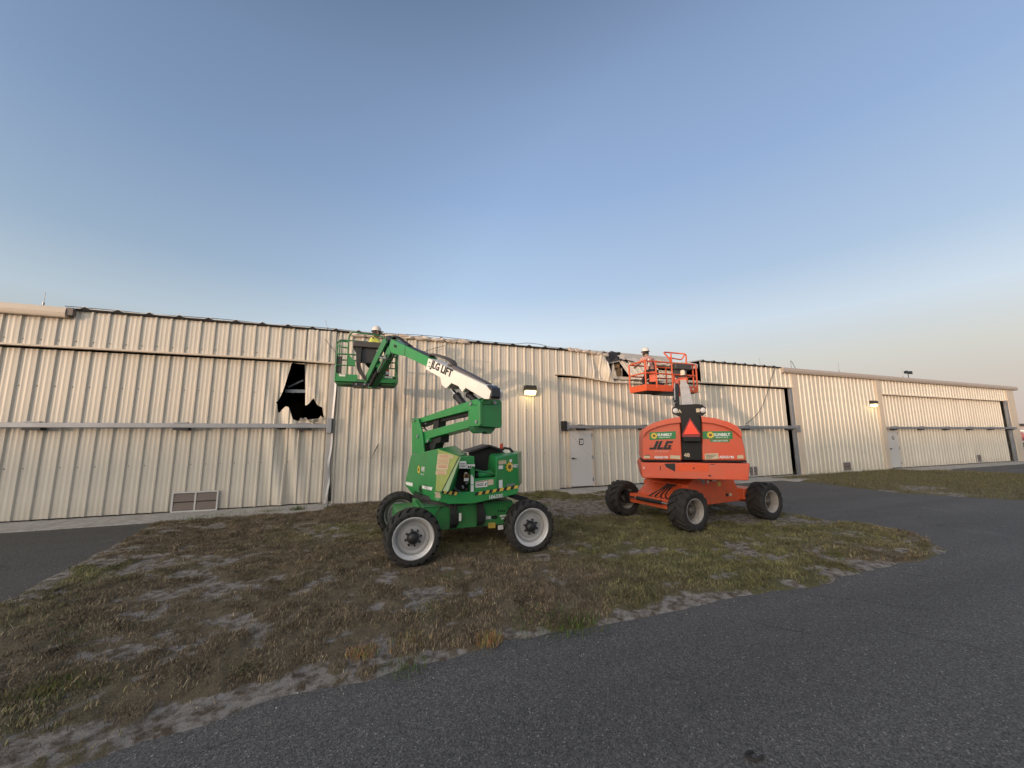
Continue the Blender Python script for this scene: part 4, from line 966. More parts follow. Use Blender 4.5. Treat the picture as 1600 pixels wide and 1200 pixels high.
# turret mast and tower boom (parallelogram)
def sprism(mb, F, qs, w0, w1, m): return mb.prism(F.side(qs, w0), F.W*(w1-w0), m)
mb = MB()
for w in (-.20, .12): sprism(mb, FG, [(644, 653), (652.5, 653.5), (659, 676), (662.5, 712), (643, 720), (643.5, 656)], w, w+.04, green)
pp = [(645, 690), (660, 690), (661, 700), (645, 703)]; mb.prism(FG.side(pp, -.16), FG.W*.28, green); mb.prism(FG.side([(655, 695), (664, 694), (664, 712), (650, 715)], -.15), FG.W*.26, dark)
mast = mb.build('turret_mast', gl, bevel=.01)
def pins(mb, F, qs, w0, w1, r=.035, m=None):
    for q in qs:
        a = F.side([q], w0)[0]; b = a+F.W*(w1-w0); mb.cyl(a, b, r, m or steel, n=12)
mb = MB(); pins(mb, FG, [(646.2, 657), (651.5, 682), (646.5, 710)], -.225, .18, .028); mb.build('pivot_pin', mast)
mb = MB()
sprism(mb, FG, [(651, 655), (733, 626.5), (736, 640.5), (653.5, 661.5)], -.14, .10, green); ul = mb.build('tower_boom', gl, bevel=.008)
mb = MB(); sprism(mb, FG, [(654, 662), (732, 640.2), (732, 649), (672, 662.5), (656, 668)], -.05, .05, black); pins(mb, FG, [(664.5, 661.5)], -.1, .1, .02)
sprism(mb, FG, [(677.5, 655), (686, 653), (684.5, 668), (676, 671)], -.08, .08, black)
mb.build('lift_cylinder', ul)
mb = MB()
sprism(mb, FG, [(657, 676), (739, 653.5), (742, 666), (688, 680), (671, 685), (670, 690), (664, 693), (661.5, 688.5), (658, 687.5)], -.15, .11, green)
lb = mb.build('tower_boom', gl, bevel=.008)
mb = MB(); sprism(mb, FG, [(670, 685), (689, 680.5), (688, 691), (681, 692.5), (679, 700), (674, 704), (671, 700)], -.09, .09, black); pins(mb, FG, [(667.5, 689)], -.165, .1, .03)
c = FG.side([(655, 672)], -.1)[0]; mb.tube([c, c+V3((.1, 0, .04)), c+V3((.2, .0, -.06)), c+V3((.12, 0, -.22))], .012, hose)
mb.build('lift_cylinder', lb)
# knuckle
mb = MB()
K = FG.side([(734, 626), (743, 623.5), (750, 628), (750, 664), (738, 665.5), (731, 655), (731.5, 640)], -.16)
mb.prism(K, FG.W*.06, green)
RB = FG.face([(748.5, 632.5), (784.3, 632.5), (784.6, 666), (782, 669), (748.5, 666)], -1.02)
mb.prism(RB, FG.D*.22, green)
kn = mb.build('boom_knuckle', gl, bevel=.012)
mb = MB()
RT = FG.face([(753, 632), (753, 626), (760, 621), (768, 620), (779, 622), (784, 628), (784.3, 633)], -1.0); mb.prism(RT, FG.D*.05, green); mb.prism([p+FG.D*.16 for p in RT], FG.D*.05, green)
mb.prism(FG.face([(740, 665), (775, 668), (772, 673), (767, 678), (763, 678), (758, 674), (752, 677), (747, 677), (742, 672)], -.95), FG.D*.15, greend)
mb.build('knuckle_lug', kn, bevel=.006)
mb = MB(); mb.prism(FG.side([(740, 632), (748.6, 633), (748.6, 649), (739.5, 647)], -.165), FG.W*.01, dark); mb.build('knuckle_opening', kn)
mb = MB(); pins(mb, FG, [(734.5, 630.5), (743.5, 659)], -.185, -.10, .03); c = FG.face([(774, 629)], -1.04)[0]; mb.cyl(c, c+FG.D*.1, .03, steel, n=12); mb.build('pivot_pin', kn)
# main boom
mb = MB()
sprism(mb, FG, [(669.5, 559.8), (759.5, 602.5), (767, 611), (764, 623.5), (757, 623.5), (727, 606), (722, 613), (718, 606.5), (716, 603.5), (705, 598.5), (697, 607), (690.5, 602), (687.5, 589.5), (665, 577)], -.16, .10, boomw)
bo = mb.build('main_boom', gl, bevel=.006)
mb = MB(); sprism(mb, FG, [(697.5, 606), (707, 597.5), (715.5, 602.5), (706, 605)], -.12, .06, black); sprism(mb, FG, [(723.5, 609), (728, 607), (734, 612.5), (729, 614)], -.12, .06, black); mb.build('boom_bracket', bo)
c1 = (1, 0, 0)
ds = FG.side([(673, 568), (757, 611)], -.16); xb = (ds[1]-ds[0]).normalized(); ub = FG.W.cross(xb); ub = -ub if ub.z < 0 else ub
mb = MB(); ta, tb = FG.side([(672.8, 569.5), (706.8, 586)], -.16); xdir = (tb-ta).normalized(); nn = xdir.cross(ub)
mb.text('JLG LIFT', (ta+tb)/2, xdir, ub, .19, inkm, .036, .12, (tb-ta).length, .006 if nn.dot(FG.W) < 0 else -.006)
for q in ((670.5, 566), (672, 567), (669.8, 572), (671.2, 572.8)): p = FG.side([q], -.165)[0]; mb.cyl(p, p+FG.W*.01, .012, inkm, n=8)
mb.build('boom_lettering', bo)
mb = MB(); sprism(mb, FG, [(611, 529.5), (634, 540.5), (669, 557.5), (669, 574), (633, 556.5), (611, 552), (607.5, 541)], -.13, .07, green); ib = mb.build('fly_boom', bo, bevel=.008)
mb = MB(); mb.prism(FG.side([(615.5, 538), (619.5, 539.5), (619.3, 543.5), (615.3, 542.2)], -.136), FG.W*.01, dark); mb.prism(FG.side([(632.6, 541), (633.2, 541), (632.6, 556), (632.0, 556)], -.133), FG.W*.005, inkm); mb.build('boom_slot', ib)
mb = MB(); sprism(mb, FG, [(759.5, 602), (763, 601.2), (768, 605.5), (768.5, 619), (766.5, 623), (765, 621), (767, 611)], -.17, .01, mat('black_cap', (.022, .021, .024), .4)); mb.build('boom_end_cap', bo, bevel=.01)
mb = MB(); sprism(mb, FG, [(637, 540.5), (671, 555.5), (671, 558.5), (638, 543)], -.10, .04, black)
pts = FG.side([(612, 529), (616, 524.5), (624, 530), (638, 540)], -.08)
for k in range(4): mb.tube([p+FG.W*.03*k for p in fillet(pts, .2)], .016, hose, 6)
pts = FG.side([(668, 555), (674, 553.5), (690, 558), (703, 564.5), (707, 571), (700, 571)], -.06)
for k in range(4): mb.tube([p+FG.W*.035*k+V3((0, 0, .012*(k % 2))) for p in fillet(pts, .15)], .017, random.choice((hose, consolem)), 6)
sprism(mb, FG, [(706, 570.5), (758, 598), (759.5, 602), (706, 576.5)], -.09, .04, mat('hose_tray', (.09, .075, .072), .5, 0, .2)); mb.build('hose_carrier', bo)
def cyl2(name, F, qa, qb, w, ra, split, m, parent, rodr=None):
    a, b = F.side([qa, qb], w); s = a+(b-a)*split; mb = MB(); mb.cyl(a, s, rodr or ra*.5, chrome, n=12); mb.cyl(s, b, ra, m, n=16); mb.cyl(s-(b-a)*.03, s+(b-a)*.02, ra*1.15, m, n=16); return mb.build(name, parent)
cyl2('lift_cylinder', FG, (701, 602), (726, 634), -.03, .065, .55, black, bo); cyl2('leveling_cylinder', FG, (727, 611), (744, 627), -.03, .055, .35, black, bo)
# jib and rotator
mb = MB()
for w in (-.15, .05): sprism(mb, FG, [(598, 529.5), (602, 529), (603.5, 535), (567.5, 606.5), (562.5, 605)], w, w+.05, greend)
jb = mb.build('jib', gl, bevel=.006)
mb = MB(); sprism(mb, FG, [(606, 541), (610, 546), (609, 553), (580, 606), (574.5, 606), (601, 553)], -.11, .03, greend); mb.build('jib_link', jb, bevel=.006)
mb = MB(); sprism(mb, FG, [(601, 530), (607, 524), (611.5, 530), (611, 556), (603, 560), (599.5, 550)], -.06, .0, black); mb.build('jib_head', jb)
mb = MB(); a, b = FG.side([(604, 553), (590, 582)], -.15); mb.cyl(a, b, .022, chrome, n=10); a2, b2 = FG.side([(590, 580), (578, 603)], -.15); mb.cyl(a2, b2, .04, black, n=12); mb.build('jib_cylinder', jb)
mb = MB()
for k in range(5):
    pts = FG.side([(611, 528), (604, 531), (600, 540), (602, 552), (596, 566)], -.02+.03*k); mb.tube(fillet(pts, .15), .014, hose, 6)
pts = FG.side([(612, 551), (615, 556), (611, 561), (604, 562)], -.17); mb.tube(fillet(pts, .1), .01, hose, 6)
a = FG.side([(594, 558.5), (604, 560)], -.18); mb.cyl(a[0], a[1], .022, steel, n=10)
mb.build('hydraulic_hose', jb)
# ---- platforms
def platform(name, parent, F, W2, D0, D1, zf, m, md, cham=0.):
    """floor, toe board, posts and rails round a basket; returns the floor part"""
    mb = MB(); c = cham
    ring = [(-W2+c, D0), (W2-c*.3, D0), (W2, D0+c*.3), (W2, D1), (-W2, D1), (-W2, D0+c)] if c else [(-W2, D0), (W2, D0), (W2, D1), (-W2, D1)]
    mb.prism([F.p(w, d, zf-.06) for w, d in ring], (0, 0, .06), md)
    for k in range(5):
        d = D0+.12+(D1-D0-.24)*k/4; mb.beam(F.p(-W2+.04, d, zf-.085), F.p(W2-.04, d, zf-.085), .05, .05, md)
    return mb.build('platform_floor', parent, bevel=.006), ring
FB = Frame((-.10, -1.82), 0); ZB = 3.24
pf, ring = platform('x', gl, FB, .735, 0, .78, ZB, greend, greend)
mb = MB()
for w0, w1 in ((-.735, -.22), (.20, .735)): FB.box(mb, w0, w1, -.012, .012, ZB-.06, ZB+.12, green)
FB.box(mb, -.745, -.72, 0, .78, ZB-.06, ZB+.12, green); FB.box(mb, .72, .745, 0, .78, ZB-.06, ZB+.12, green); FB.box(mb, -.73, .73, .77, .79, ZB-.06, ZB+.12, greend)
mb.build('toe_board', pf, bevel=.01)
mb = MB(); r = .019; zt = ZB+1.16; zm = ZB+.62; zu = ZB+.88
rail(mb, [FB.p(-.47, 0, ZB), FB.p(-.47, 0, zt-.1), FB.p(-.40, 0, zt+.04), FB.p(.30, 0, zt), FB.p(.42, 0, zt-.12), FB.p(.42, 0, ZB)], r, greend, .14)
rail(mb, [FB.p(-.72, 0, ZB), FB.p(-.72, 0, zm), FB.p(-.28, 0, zm)], r, greend, .05); rail(mb, [FB.p(.42, 0, zm), FB.p(.72, 0, zm), FB.p(.72, .78, zm), FB.p(-.72, .78, zm), FB.p(-.72, 0, zm), FB.p(.42, 0, zm)], r, greend, .05)
rail(mb, [FB.p(-.47, 0, zu+.06), FB.p(-.70, 0, zu+.06), FB.p(-.74, .05, zu), FB.p(-.66, 0, zu-.08), FB.p(-.47, 0, zu-.10)], r, greend, .06)
rail(mb, [FB.p(-.72, .02, zm), FB.p(-.72, .02, zu), FB.p(-.72, .78, zt), FB.p(.72, .78, zt), FB.p(.72, .02, zt), FB.p(.42, 0, zt)], r, greend, .12)
for w, d, z in ((.72, 0, zt), (.72, .78, zt), (-.72, .78, zt), (-.72, .39, zm), (.72, .4, zt)): rail(mb, [FB.p(w, d, ZB), FB.p(w, d, z)], r, greend)
rail(mb, [FB.p(.42, 0, zm-.3), FB.p(.72, 0, zm-.3)], r*.8, greend); rail(mb, [FB.p(-.72, .0, zm-.28), FB.p(-.28, 0, zm-.28)], r*.8, greend)
for s, w in ((1, -.47), (1, .16)): mb.prism([FB.p(w, -.01, zm-.02), FB.p(w+.04, -.01, zm-.02), FB.p(w+.18, -.01, zm-.18), FB.p(w+.18, -.01, zm-.3), FB.p(w, -.01, zm-.28)], (0, .015, 0), green)
mb.build('guard_rail', pf)
mb = MB(); FB.box(mb, -.36, .32, -.10, .16, zu-.07, zu+.08, consolem); mb.build('control_console', pf, bevel=.02)
mb = MB(); FB.box(mb, -.20, .2, -.02, .12, ZB+.44, zu-.07, mat('console_back', (.03, .03, .032), .6, 0, .2)); mb.prism([FB.p(-.36, -.03, zu-.07), FB.p(-.16, -.03, zu-.07), FB.p(-.16, -.03, ZB+.48), FB.p(-.25, -.03, ZB+.62)], (0, .12, 0), black)
for k in range(5): pts = [FB.p(-.27+.03*k, -.05, zu-.05), FB.p(-.26+.02*k, -.10, ZB+.55), FB.p(-.24+.02*k, -.06, ZB+.25), FB.p(-.1+.02*k, -.1, ZB+.05), FB.p(0, -.1, ZB-.05)]; mb.tube(fillet(pts, .2), .013, hose, 6)
mb.build('console_bracket', pf)
mb = MB(); FB.box(mb, -.74, -.60, .02, .10, ZB+.16, zm-.06, consolem); mb.build('tool_pouch', pf, bevel=.02)
mb = MB(); FB.box(mb, -.32, .34, -.10, .45, ZB-.17, ZB-.09, black)
for w in (-.24, -.05, .06, .22): a = FB.p(w, -.11, ZB-.13); mb.cyl(a, a+V3((0, -.02, 0)), .02, steel, n=10)
mb.build('rotator_plate', pf)
mb = MB(); FB.box(mb, -.64, -.50, -.018, -.0135, ZB+.06, ZB+.11, white); FB.box(mb, .42, .60, -.018, -.0135, ZB+.07, ZB+.11, white); FB.box(mb, .62, .70, -.018, -.0135, ZB+.05, ZB+.09, inkm); mb.build('warning_sticker', pf)
# extinguisher hung in the green platform
e = empty('fire_extinguisher', FB.p(.46, .06, ZB+.1), 'small red fire extinguisher strapped inside the green lift basket', 'fire extinguisher'); c = FB.p(.46, .06, ZB+.14)
mb = MB(); mb.lathe(c, (0, 0, 1), [(0, 0), (.055, 0), (.062, .02), (.062, .30), (.045, .36), (.022, .39), (.02, .42), (0, .42)], redm, 18); mb.build('cylinder_body', e)
mb = MB(); mb.cyl(c+V3((0, 0, .42)), c+V3((0, 0, .46)), .025, black, n=10); mb.beam(c+V3((0, 0, .47)), c+V3((.1, -.02, .5)), .02, .015, black); mb.tube([c+V3((0, 0, .45)), c+V3((.10, -.05, .42)), c+V3((.09, -.05, .2))], .012, black); mb.build('valve_handle', e)
mb = MB(); mb.cyl(c+V3((0, 0, .02)), c+V3((0, 0, .10)), .064, white, n=18, caps=False); mb.build('label_band', e)

# ================= orange lift
FO = Frame((6.72, -4.98), 37); FC = Frame((6.9, -4.96), -5)
ol_ = empty('boom_lift', (6.85, -5.0, 0), 'orange telescopic boom lift seen from behind with red warning triangle', 'boom lift', 'boom lifts by the hangar')
wheels(ol_, [((5.82, -5.95, .388), 0), ((8.16, -5.76, .388), 0), ((5.60, -4.22, .39), 1), ((7.98, -4.05, .39), 1)], 5, Rt=.392, W=.37, Rr=.225, nl=15, rimm=mat('white_grey_rim', (.42, .385, .35), .5, 0, .15, 6, .5, (.10, .085, .07)), hubm=consolem, hubr=.075, dish=.12, chev=.30, discm=mat('grey_disc', (.10, .095, .09), .5, 0, .2, 7, .4, (.06, .05, .045)))
mb = MB()
mb.prism([FC.p(-.80, -.60, .36), FC.p(.95, -.60, .36), FC.p(.62, -.60, .93), FC.p(-.55, -.60, .93), FC.p(-.80, -.6, .80)], FC.D*1.2, orange)
for w in (-1.1, 1.14): FC.box(mb, w-.11, w+.11, -.86, .86, .32, .52, orange)
mb.prism([FC.p(-.8, -.5, .40), FC.p(-1.1, -.5, .36), FC.p(-1.1, -.5, .55), FC.p(-.8, -.5, .78)], FC.D*1.0, orange); FC.box(mb, .8, 1.25, -.72, -.2, .40, .64, orange)
oc = mb.build('chassis', ol_, bevel=.014)
mb = MB(); FC.box(mb, -.85, -.80, -.35, -.1, .52, .78, black); FC.box(mb, -.83, -.8, .1, .45, .5, .7, oranged)
for k in range(4): pts = [FC.p(-.9, -.3+.05*k, .75), FC.p(-1.0, -.25+.08*k, .62), FC.p(-1.12, -.3+.12*k, .56), FC.p(-1.2, -.5+.2*k, .5)]; mb.tube(fillet(pts, .1), .014, hose, 6)
mb.build('hydraulic_block', oc)
mb = MB(); mb.cyl(FC.p(-1.27, -.34, .45), FC.p(-1.27, .34, .45), .04, black, n=12); mb.cyl(FC.p(-1.27, -.72, .45), FC.p(-1.27, .72, .45), .02, chrome, n=10)
for d in (-.75, .75): mb.cyl(FC.p(-1.27, d, .45), FC.p(-1.16, d*1.05, .45), .045, black, n=10); FC.box(mb, -1.25, -1.0, d-.12, d+.12, .3, .55, black)
mb.build('steering_cylinder', oc)
mb = MB(); y = lambda w, z: FC.p(w, -.604, z)
def rect(w, z, a, b, m): mb.poly([y(w, z), y(w+a, z), y(w+a, z+b), y(w, z+b)], m)
rect(.13, .72, .10, .09, yellow); rect(-.35, .80, .09, .08, steel); rect(-.2, .80, .06, .06, white); rect(-.02, .83, .05, .03, white); rect(.05, .83, .05, .03, white); rect(-.1, .83, .05, .04, inkm)
for s, m, w in ((-1, inkm, .46), (1, cream, .47)):
    L = .11; h = .1; z = .52; q = [(w, z-h*.22), (w+s*L*.5, z-h*.22), (w+s*L*.5, z-h*.5), (w+s*L, z), (w+s*L*.5, z+h*.5), (w+s*L*.5, z+h*.22), (w, z+h*.22)]; mb.poly([y(a, b) for a, b in q], m)
mb.build('warning_decal', oc)
mb = MB(); mb.cyl(FO.p(0, 0, .90), FO.p(0, 0, .98), .55, black, n=28); mb.build('turntable', ol_)
# counterweight and hoods
D0 = -1.35
def fpr(mb, qs, d0, d1, m): return mb.prism(FO.face(qs, d0), FO.D*(d1-d0), m)
mb = MB()
f = FO.face([(1001, 722.5), (1172, 724), (1170, 751), (1004, 747)], D0); b = [p+FO.D*.5+FO.W*s for p, s in zip(f, (-.06, .06, .02, -.02))]
mb.hull(f+b+[f[0]+FO.D*2.1+FO.W*.05, f[1]+FO.D*2.1-FO.W*.05, f[2]+FO.D*2.1-FO.W*.1, f[3]+FO.D*2.1+FO.W*.1], oranged)
O4 = D0-.004
for qs in ([(1038, 724.5), (1055, 724), (1055, 737), (1049, 734), (1041, 730)], [(1031, 729), (1032.4, 728.5), (1032.2, 735), (1031, 735)], [(1082, 730.5), (1085, 730.5), (1085.5, 733), (1083, 732.5)], [(1106, 742.5), (1110, 742), (1112, 744.5), (1108, 744.5)], [(1091, 749.6), (1094, 747), (1097, 749.5), (1096, 751), (1091, 751)], [(1110, 725.2), (1117, 725.2), (1115, 726.4), (1111, 726)], [(1067, 724.6), (1071, 724.8), (1069, 725.6)], [(1063, 748), (1067, 748.6), (1064, 749.6)]): mb.poly(FO.face(qs, O4), inkm)
cw = mb.build('counterweight', ol_, bevel=.02)
mb = MB(); mb.poly(FO.face([(1057, 724.6), (1107, 724.8), (1107, 736.4), (1057, 736)], D0-.003), mat('fresh_orange_patch', (.70, .085, .018), .45, 0, .06, 5)); mb.build('paint_patch', cw)
mb = MB(); mb.text('JS', FO.face([(1006, 731)], D0)[0], FO.W, (0, 0, 1), .045, white, .02, 0, None, .006); mb.build('painted_mark', cw)
def hood_o(qs, inner, name, label):
    mb = MB(); fpr(mb, qs, D0+.04, .75, oranged); h = mb.build(name, ol_, bevel=.03, seg=3)
    return h
HL = [(1004, 719), (1004, 690), (1005, 673), (1010, 667.5), (1022, 661), (1040, 655.5), (1063, 651.5), (1066, 719.5)]
HR = [(1098, 719.5), (1096, 651), (1118, 654), (1138, 659.5), (1152, 666.5), (1157, 673), (1164, 700), (1167, 720)]
hl, hr = hood_o(HL, 0, 'engine_hood', ''), hood_o(HR, 0, 'tank_hood', '')
mb = MB(); outer = [(1004.5, 682), (1005.5, 672.5), (1010, 667), (1022, 660.5), (1040, 655), (1063, 651)]; inner = [(1006.5, 681), (1009, 676), (1016, 671), (1028, 666.5), (1044, 662.5), (1064, 660)]
def lipr(mb, outer, inner): 
    for (a, b, c, d) in zip(outer, outer[1:], inner, inner[1:]): mb.prism(FO.face([a, b, d, c], D0-.02), FO.D*.07, oranged)
lipr(mb, outer, inner); mb.build('hood_lip', hl)
mb = MB(); outer = [(1096, 650.5), (1118, 653.5), (1138, 659), (1152, 666), (1157.5, 673), (1160, 682)]; inner = [(1097, 659.5), (1115, 661.5), (1132, 666), (1146, 672.5), (1153, 678), (1157.5, 683)]; lipr(mb, outer, inner); mb.build('hood_lip', hr)
mb = MB(); mb.prism(FO.face([(1003, 718.6), (1065, 719.4), (1065, 721.5), (1003, 720.6)], D0+.01), FO.D*1, dark); mb.prism(FO.face([(1098, 719.6), (1167, 720), (1167, 722.5), (1098, 721.6)], D0+.01), FO.D*1, dark); mb.build('seal_strip', cw)
def ofc(q, o=0.): return FO.face([q], D0+.04-.006-o)[0]
def orect(mb, qs, m, o=0.): mb.poly([ofc(q, o) for q in qs], m)
def sbadge(h, qs, fq, tq, rq, k):
    mb = MB(); orect(mb, qs, sgreen); sunflower(mb, ofc(fq, .002), FO.W, (0, 0, 1), .065*k, .002); mb.text('SUNBELT', ofc(tq), FO.W, (0, 0, 1), .055*k, white, .035, 0, .27*k, .004); mb.text('RENTALS', ofc(rq), FO.W, (0, 0, 1), .022*k, white, .012, 0, .2*k, .004); mb.build('rental_sign', h)
sbadge(hl, [(1014.5, 675.5), (1056, 673.5), (1056, 685.8), (1015, 687.5)], (1022, 681), (1038.5, 679.2), (1038, 683.4), 1.)
sbadge(hr, [(1097.5, 674), (1144, 673.5), (1145, 686), (1098, 685.8)], (1110, 679.6), (1128, 679), (1128, 683.3), 1.05)
mb = MB(); orect(mb, [(1109, 686.5), (1140, 686.5), (1140, 690.8), (1110, 690.6)], sgreen); mb.text('1-800-667-9328', ofc((1124.5, 688.7)), FO.W, (0, 0, 1), .028, white, .02, 0, .27, .004); mb.build('phone_sign', hr)
mb = MB()   # heavy slanted block letters
def blk(cells, x0, kx):
    for a, b, c, d in cells:
        q = [(x0+a*kx, b), (x0+c*kx, b), (x0+c*kx, d), (x0+a*kx, d)]
        mb.poly([ofc((px+(1-pz)*2.6-1.3*0-pz*3.0, 689+pz*13.4)) for px, pz in q], inkm)
J = [(.52, 0, 1., 1.), (0, .78, .9, 1.), (.28, 0, .72, .2)]
blk([(.55, 0, 1, 1), (.0, .76, .6, 1)], 1017, 10.5); blk([(0, 0, .45, 1), (.4, .74, 1, 1)], 1028.6, 9.5); blk([(0, 0, .42, 1), (.4, 0, 1.05, .27), (.4, .74, 1.05, 1), (.66, .46, 1.05, .76), (.52, .46, .7, .62)], 1038.6, 10.5); blk([(0, .86, .16, 1)], 1050.2, 10.)
mb.text('JLG INDUSTRIES', ofc((1034, 705.2)), FO.W, (0, 0, 1), .012, white, .01, 0, .25, .004)
mb.build('brand_lettering', hl)
mb = MB()
for qs in ([(1006, 711), (1015.5, 711), (1015.5, 716), (1006, 716)], [(1047, 711.5), (1063, 712), (1063, 717.5), (1047, 716.5)]): orect(mb, qs, cream)
mb.poly([ofc(q, .002) for q in [(1006, 711), (1015.5, 711), (1015.5, 712), (1006, 712)]], inkm); mb.text('AEA55190', ofc((1033, 714.5)), FO.W, (0, 0, 1), .05, white, .03, 0, .26, .004); mb.build('warning_sticker', hl)
mb = MB()
for qs in ([(1101, 709), (1122, 708), (1123, 717), (1101.5, 718)], [(1152, 711.5), (1161, 711), (1162, 716.5), (1152, 716.5)]): orect(mb, qs, cream)
for k in range(3): mb.poly([ofc(q, .002) for q in [(1103, 711+k*2.2), (1119-k*3, 710.6+k*2.2), (1119-k*3, 711.5+k*2.2), (1103, 711.9+k*2.2)]], consolem)
mb.text('AEA55190', ofc((1135, 714.2)), FO.W, (0, 0, 1), .05, white, .03, 0, .25, .004); mb.build('warning_sticker', hr)
# black boom tail between the hoods
tailm = mat('black_tail_paint', (.009, .0085, .0085), .5, 0, .3, 6, .12, (.04, .034, .03), spec=.3)
mb = MB(); fpr(mb, [(1063, 651), (1096, 650), (1098, 690), (1098.5, 719), (1066, 719)], D0+.10, .5, tailm); tl_ = mb.build('boom_tower', ol_, bevel=.01)
mb = MB(); fpr(mb, [(1056, 648.5), (1050.5, 646), (1050.2, 638), (1054.5, 634.5), (1062, 632.5), (1087, 631.2), (1097, 632), (1103, 637), (1103, 645), (1098, 649.5), (1093, 650), (1095, 656), (1095.5, 690), (1068, 690), (1063.5, 656), (1062.5, 650.5)], D0-.03, D0+.02, tailm); fpr(mb, [(1063, 633), (1093, 632), (1093, 648), (1064, 649)], D0, D0+.5, tailm); pl_ = mb.build('tail_plate', ol_, bevel=.01)
lampw = mat('white_reflector', (.55, .52, .50), .25)
for q in ((1055.3, 641.8), (1098.3, 641)):
    mb = MB(); c = FO.face([q], D0-.03)[0]; mb.lathe(c, -FO.D, [(.048, 0), (.05, .012), (.04, .02), (0, .022)], lampw, 20); mb.build('tail_lamp', pl_)
mb = MB()
for txt, q in (('A', (1062, 642.5)), ('R', (1090.5, 641.2))):
    c = FO.face([q], D0-.036)[0]; mb.poly([c+FO.W*a+V3((0, 0, b)) for a, b in ((-.032, -.036), (.032, -.036), (.032, .036), (-.032, .036))], cream) if txt == 'R' else mb.text('A', c, FO.W, (0, 0, 1), .07, cream, .03, 0, None, .0)
mb.build('plate_decal', pl_)
mb = MB(); tri = FO.face([(1078, 652.5), (1064.8, 680.3), (1096.2, 679.6)], D0-.045); mb.prism(tri, FO.D*.006, mat('triangle_border', (.22, .012, .012), .4)); c = sum(tri, V3())/3
mb.prism([c+(p-c)*.80-FO.D*.004+V3((0, 0, -.004)) for p in tri], FO.D*.003, mat('triangle_fluorescent', (.95, .07, .03), .45, 0, .04)); mb.build('warning_triangle', pl_)
mb = MB(); fpr(mb, [(1066, 680), (1094, 680), (1094, 682.5), (1066, 682.5)], D0-.04, D0-.02, mat('red_reflector', (.30, .05, .05), .3)); mb.build('reflector', pl_)
mb = MB(); mb.text('48', FO.face([(1073, 711)], D0+.09)[0], FO.W, (0, 0, 1), .08, cream, .03, 0, None, .004); mb.build('painted_mark', tl_)
# boom
bt = [FO.face([q], -1.1)[0] for q in ((1077.5, 640),)][0]
tip = FO.face([(1067.5, 598)], 2.75)[0]; base = FO.face([(1075.5, 643)], -1.15)[0]
mb = MB(); mb.beam(base, base+(tip-base)*.72, .215, .25, boomg); ob_ = mb.build('main_boom', ol_, bevel=.01)
mb = MB(); mb.beam(base+(tip-base)*.70, tip, .175, .19, boomg); mb.build('fly_boom', ob_, bevel=.008)
bd = (tip-base).normalized()
mb = MB(); mb.beam(tip-bd*.05, tip+bd*.35, .26, .26, orange); jo = mb.build('boom_head', ol_, bevel=.01)
mb = MB(); s = FO.W
mb.beam(base-s*.19+bd*.5, tip-s*.17-bd*.3, .07, .12, dark); 
for k in range(7):
    t0 = base+bd*(1.2+.42*k)-s*(.19+.02*(k % 3))+V3((0, 0, -.08+.02*(k % 2))); mb.tube(fillet([t0, t0+bd*.2-s*.07+V3((0, 0, -.10)), t0+bd*.45+V3((0, 0, .02))], .1), .017, hose, 6)
for k in range(5): t0 = base+bd*(1.3+.5*k)-s*.24; mb.cyl(t0, t0+V3((0, 0, .12)), .016, steel, n=8)
mb.build('hose_carrier', ob_)
mb = MB(); q1_, q2_ = FO.face([(1057.5, 594)], 2.6)[0], FO.face([(1060, 617)], 1.7)[0]; mb.beam(q1_, q2_, .09, .09, oranged); mb.build('leveling_cylinder', jo)
# orange platform
FP = Frame((9.04, -2.40), 0); ZP = 3.28
po, ring = platform('x', ol_, FP, 1.04, 0, .78, ZP, oranged, greend if False else mat('underside_dark', (.05, .032, .026), .7), .0)
mb = MB()
for (a, b) in zip(ring, ring[1:]+ring[:1]): 
    A, B = FP.p(*a, ZP+.02), FP.p(*b, ZP+.02); mb.beam(A, B, .02, .2, orange)
mb.build('toe_board', po, bevel=.004)
mb = MB(); r = .025; zt, zm = ZP+.86, ZP+.48
rg = [FP.p(w, d, 0) for w, d in ring]
for z in (zt, zm): mb.tube(fillet([p+V3((0, 0, z)) for p in rg+[rg[0]]], .12), r, orange, 8)
for w, d in list(ring)+[(-.1, .78), (.95, .05), (.5, .78), (-.62, .0)]: rail(mb, [FP.p(w, d, ZP), FP.p(w, d, zt)], r, orange)
rail(mb, [FP.p(.02, 0, zt), FP.p(-.10, .0, zt+.18), FP.p(-.06, .25, zt+.40), FP.p(.2, .3, zt+.42), FP.p(.62, .2, zt+.39), FP.p(.66, 0, zt+.34), FP.p(.64, 0, zt)], r, orange, .12)
rail(mb, [FP.p(.02, 0, ZP), FP.p(.02, 0, zt+.3)], r, orange); rail(mb, [FP.p(-.08, .05, zt+.18), FP.p(.5, .05, zt+.14), FP.p(.62, .0, zt+.34)], r*.9, orange, .06)
mb.prism([FP.p(.0, -.02, zm), FP.p(.05, -.02, zm), FP.p(.16, -.02, zm-.16), FP.p(.16, -.02, zm-.26), FP.p(.0, -.02, zm-.26)], FP.D*.015, orange); FP_c = FP.p(-.70, .05, ZP+.3)
mb.prism([FP.p(-.80, .10, ZP+.22), FP.p(-.66, .0, ZP+.22), FP.p(-.66, .0, ZP+.54), FP.p(-.80, .10, ZP+.54)], FP.D*.012, orange)
mb.build('guard_rail', po)
mb = MB(); FP.box(mb, .12, .78, -.08, .2, zt-.20, zt-.02, consolem); mb.build('control_console', po, bevel=.02)
mb = MB(); FP.box(mb, .16, .66, .02, .16, ZP+.25, zt-.2, mat('console_back_grey', (.07, .07, .068), .6, 0, .2)); FP.box(mb, .22, .6, -.02, .12, ZP-.0, ZP+.3, black); mb.build('console_bracket', po)
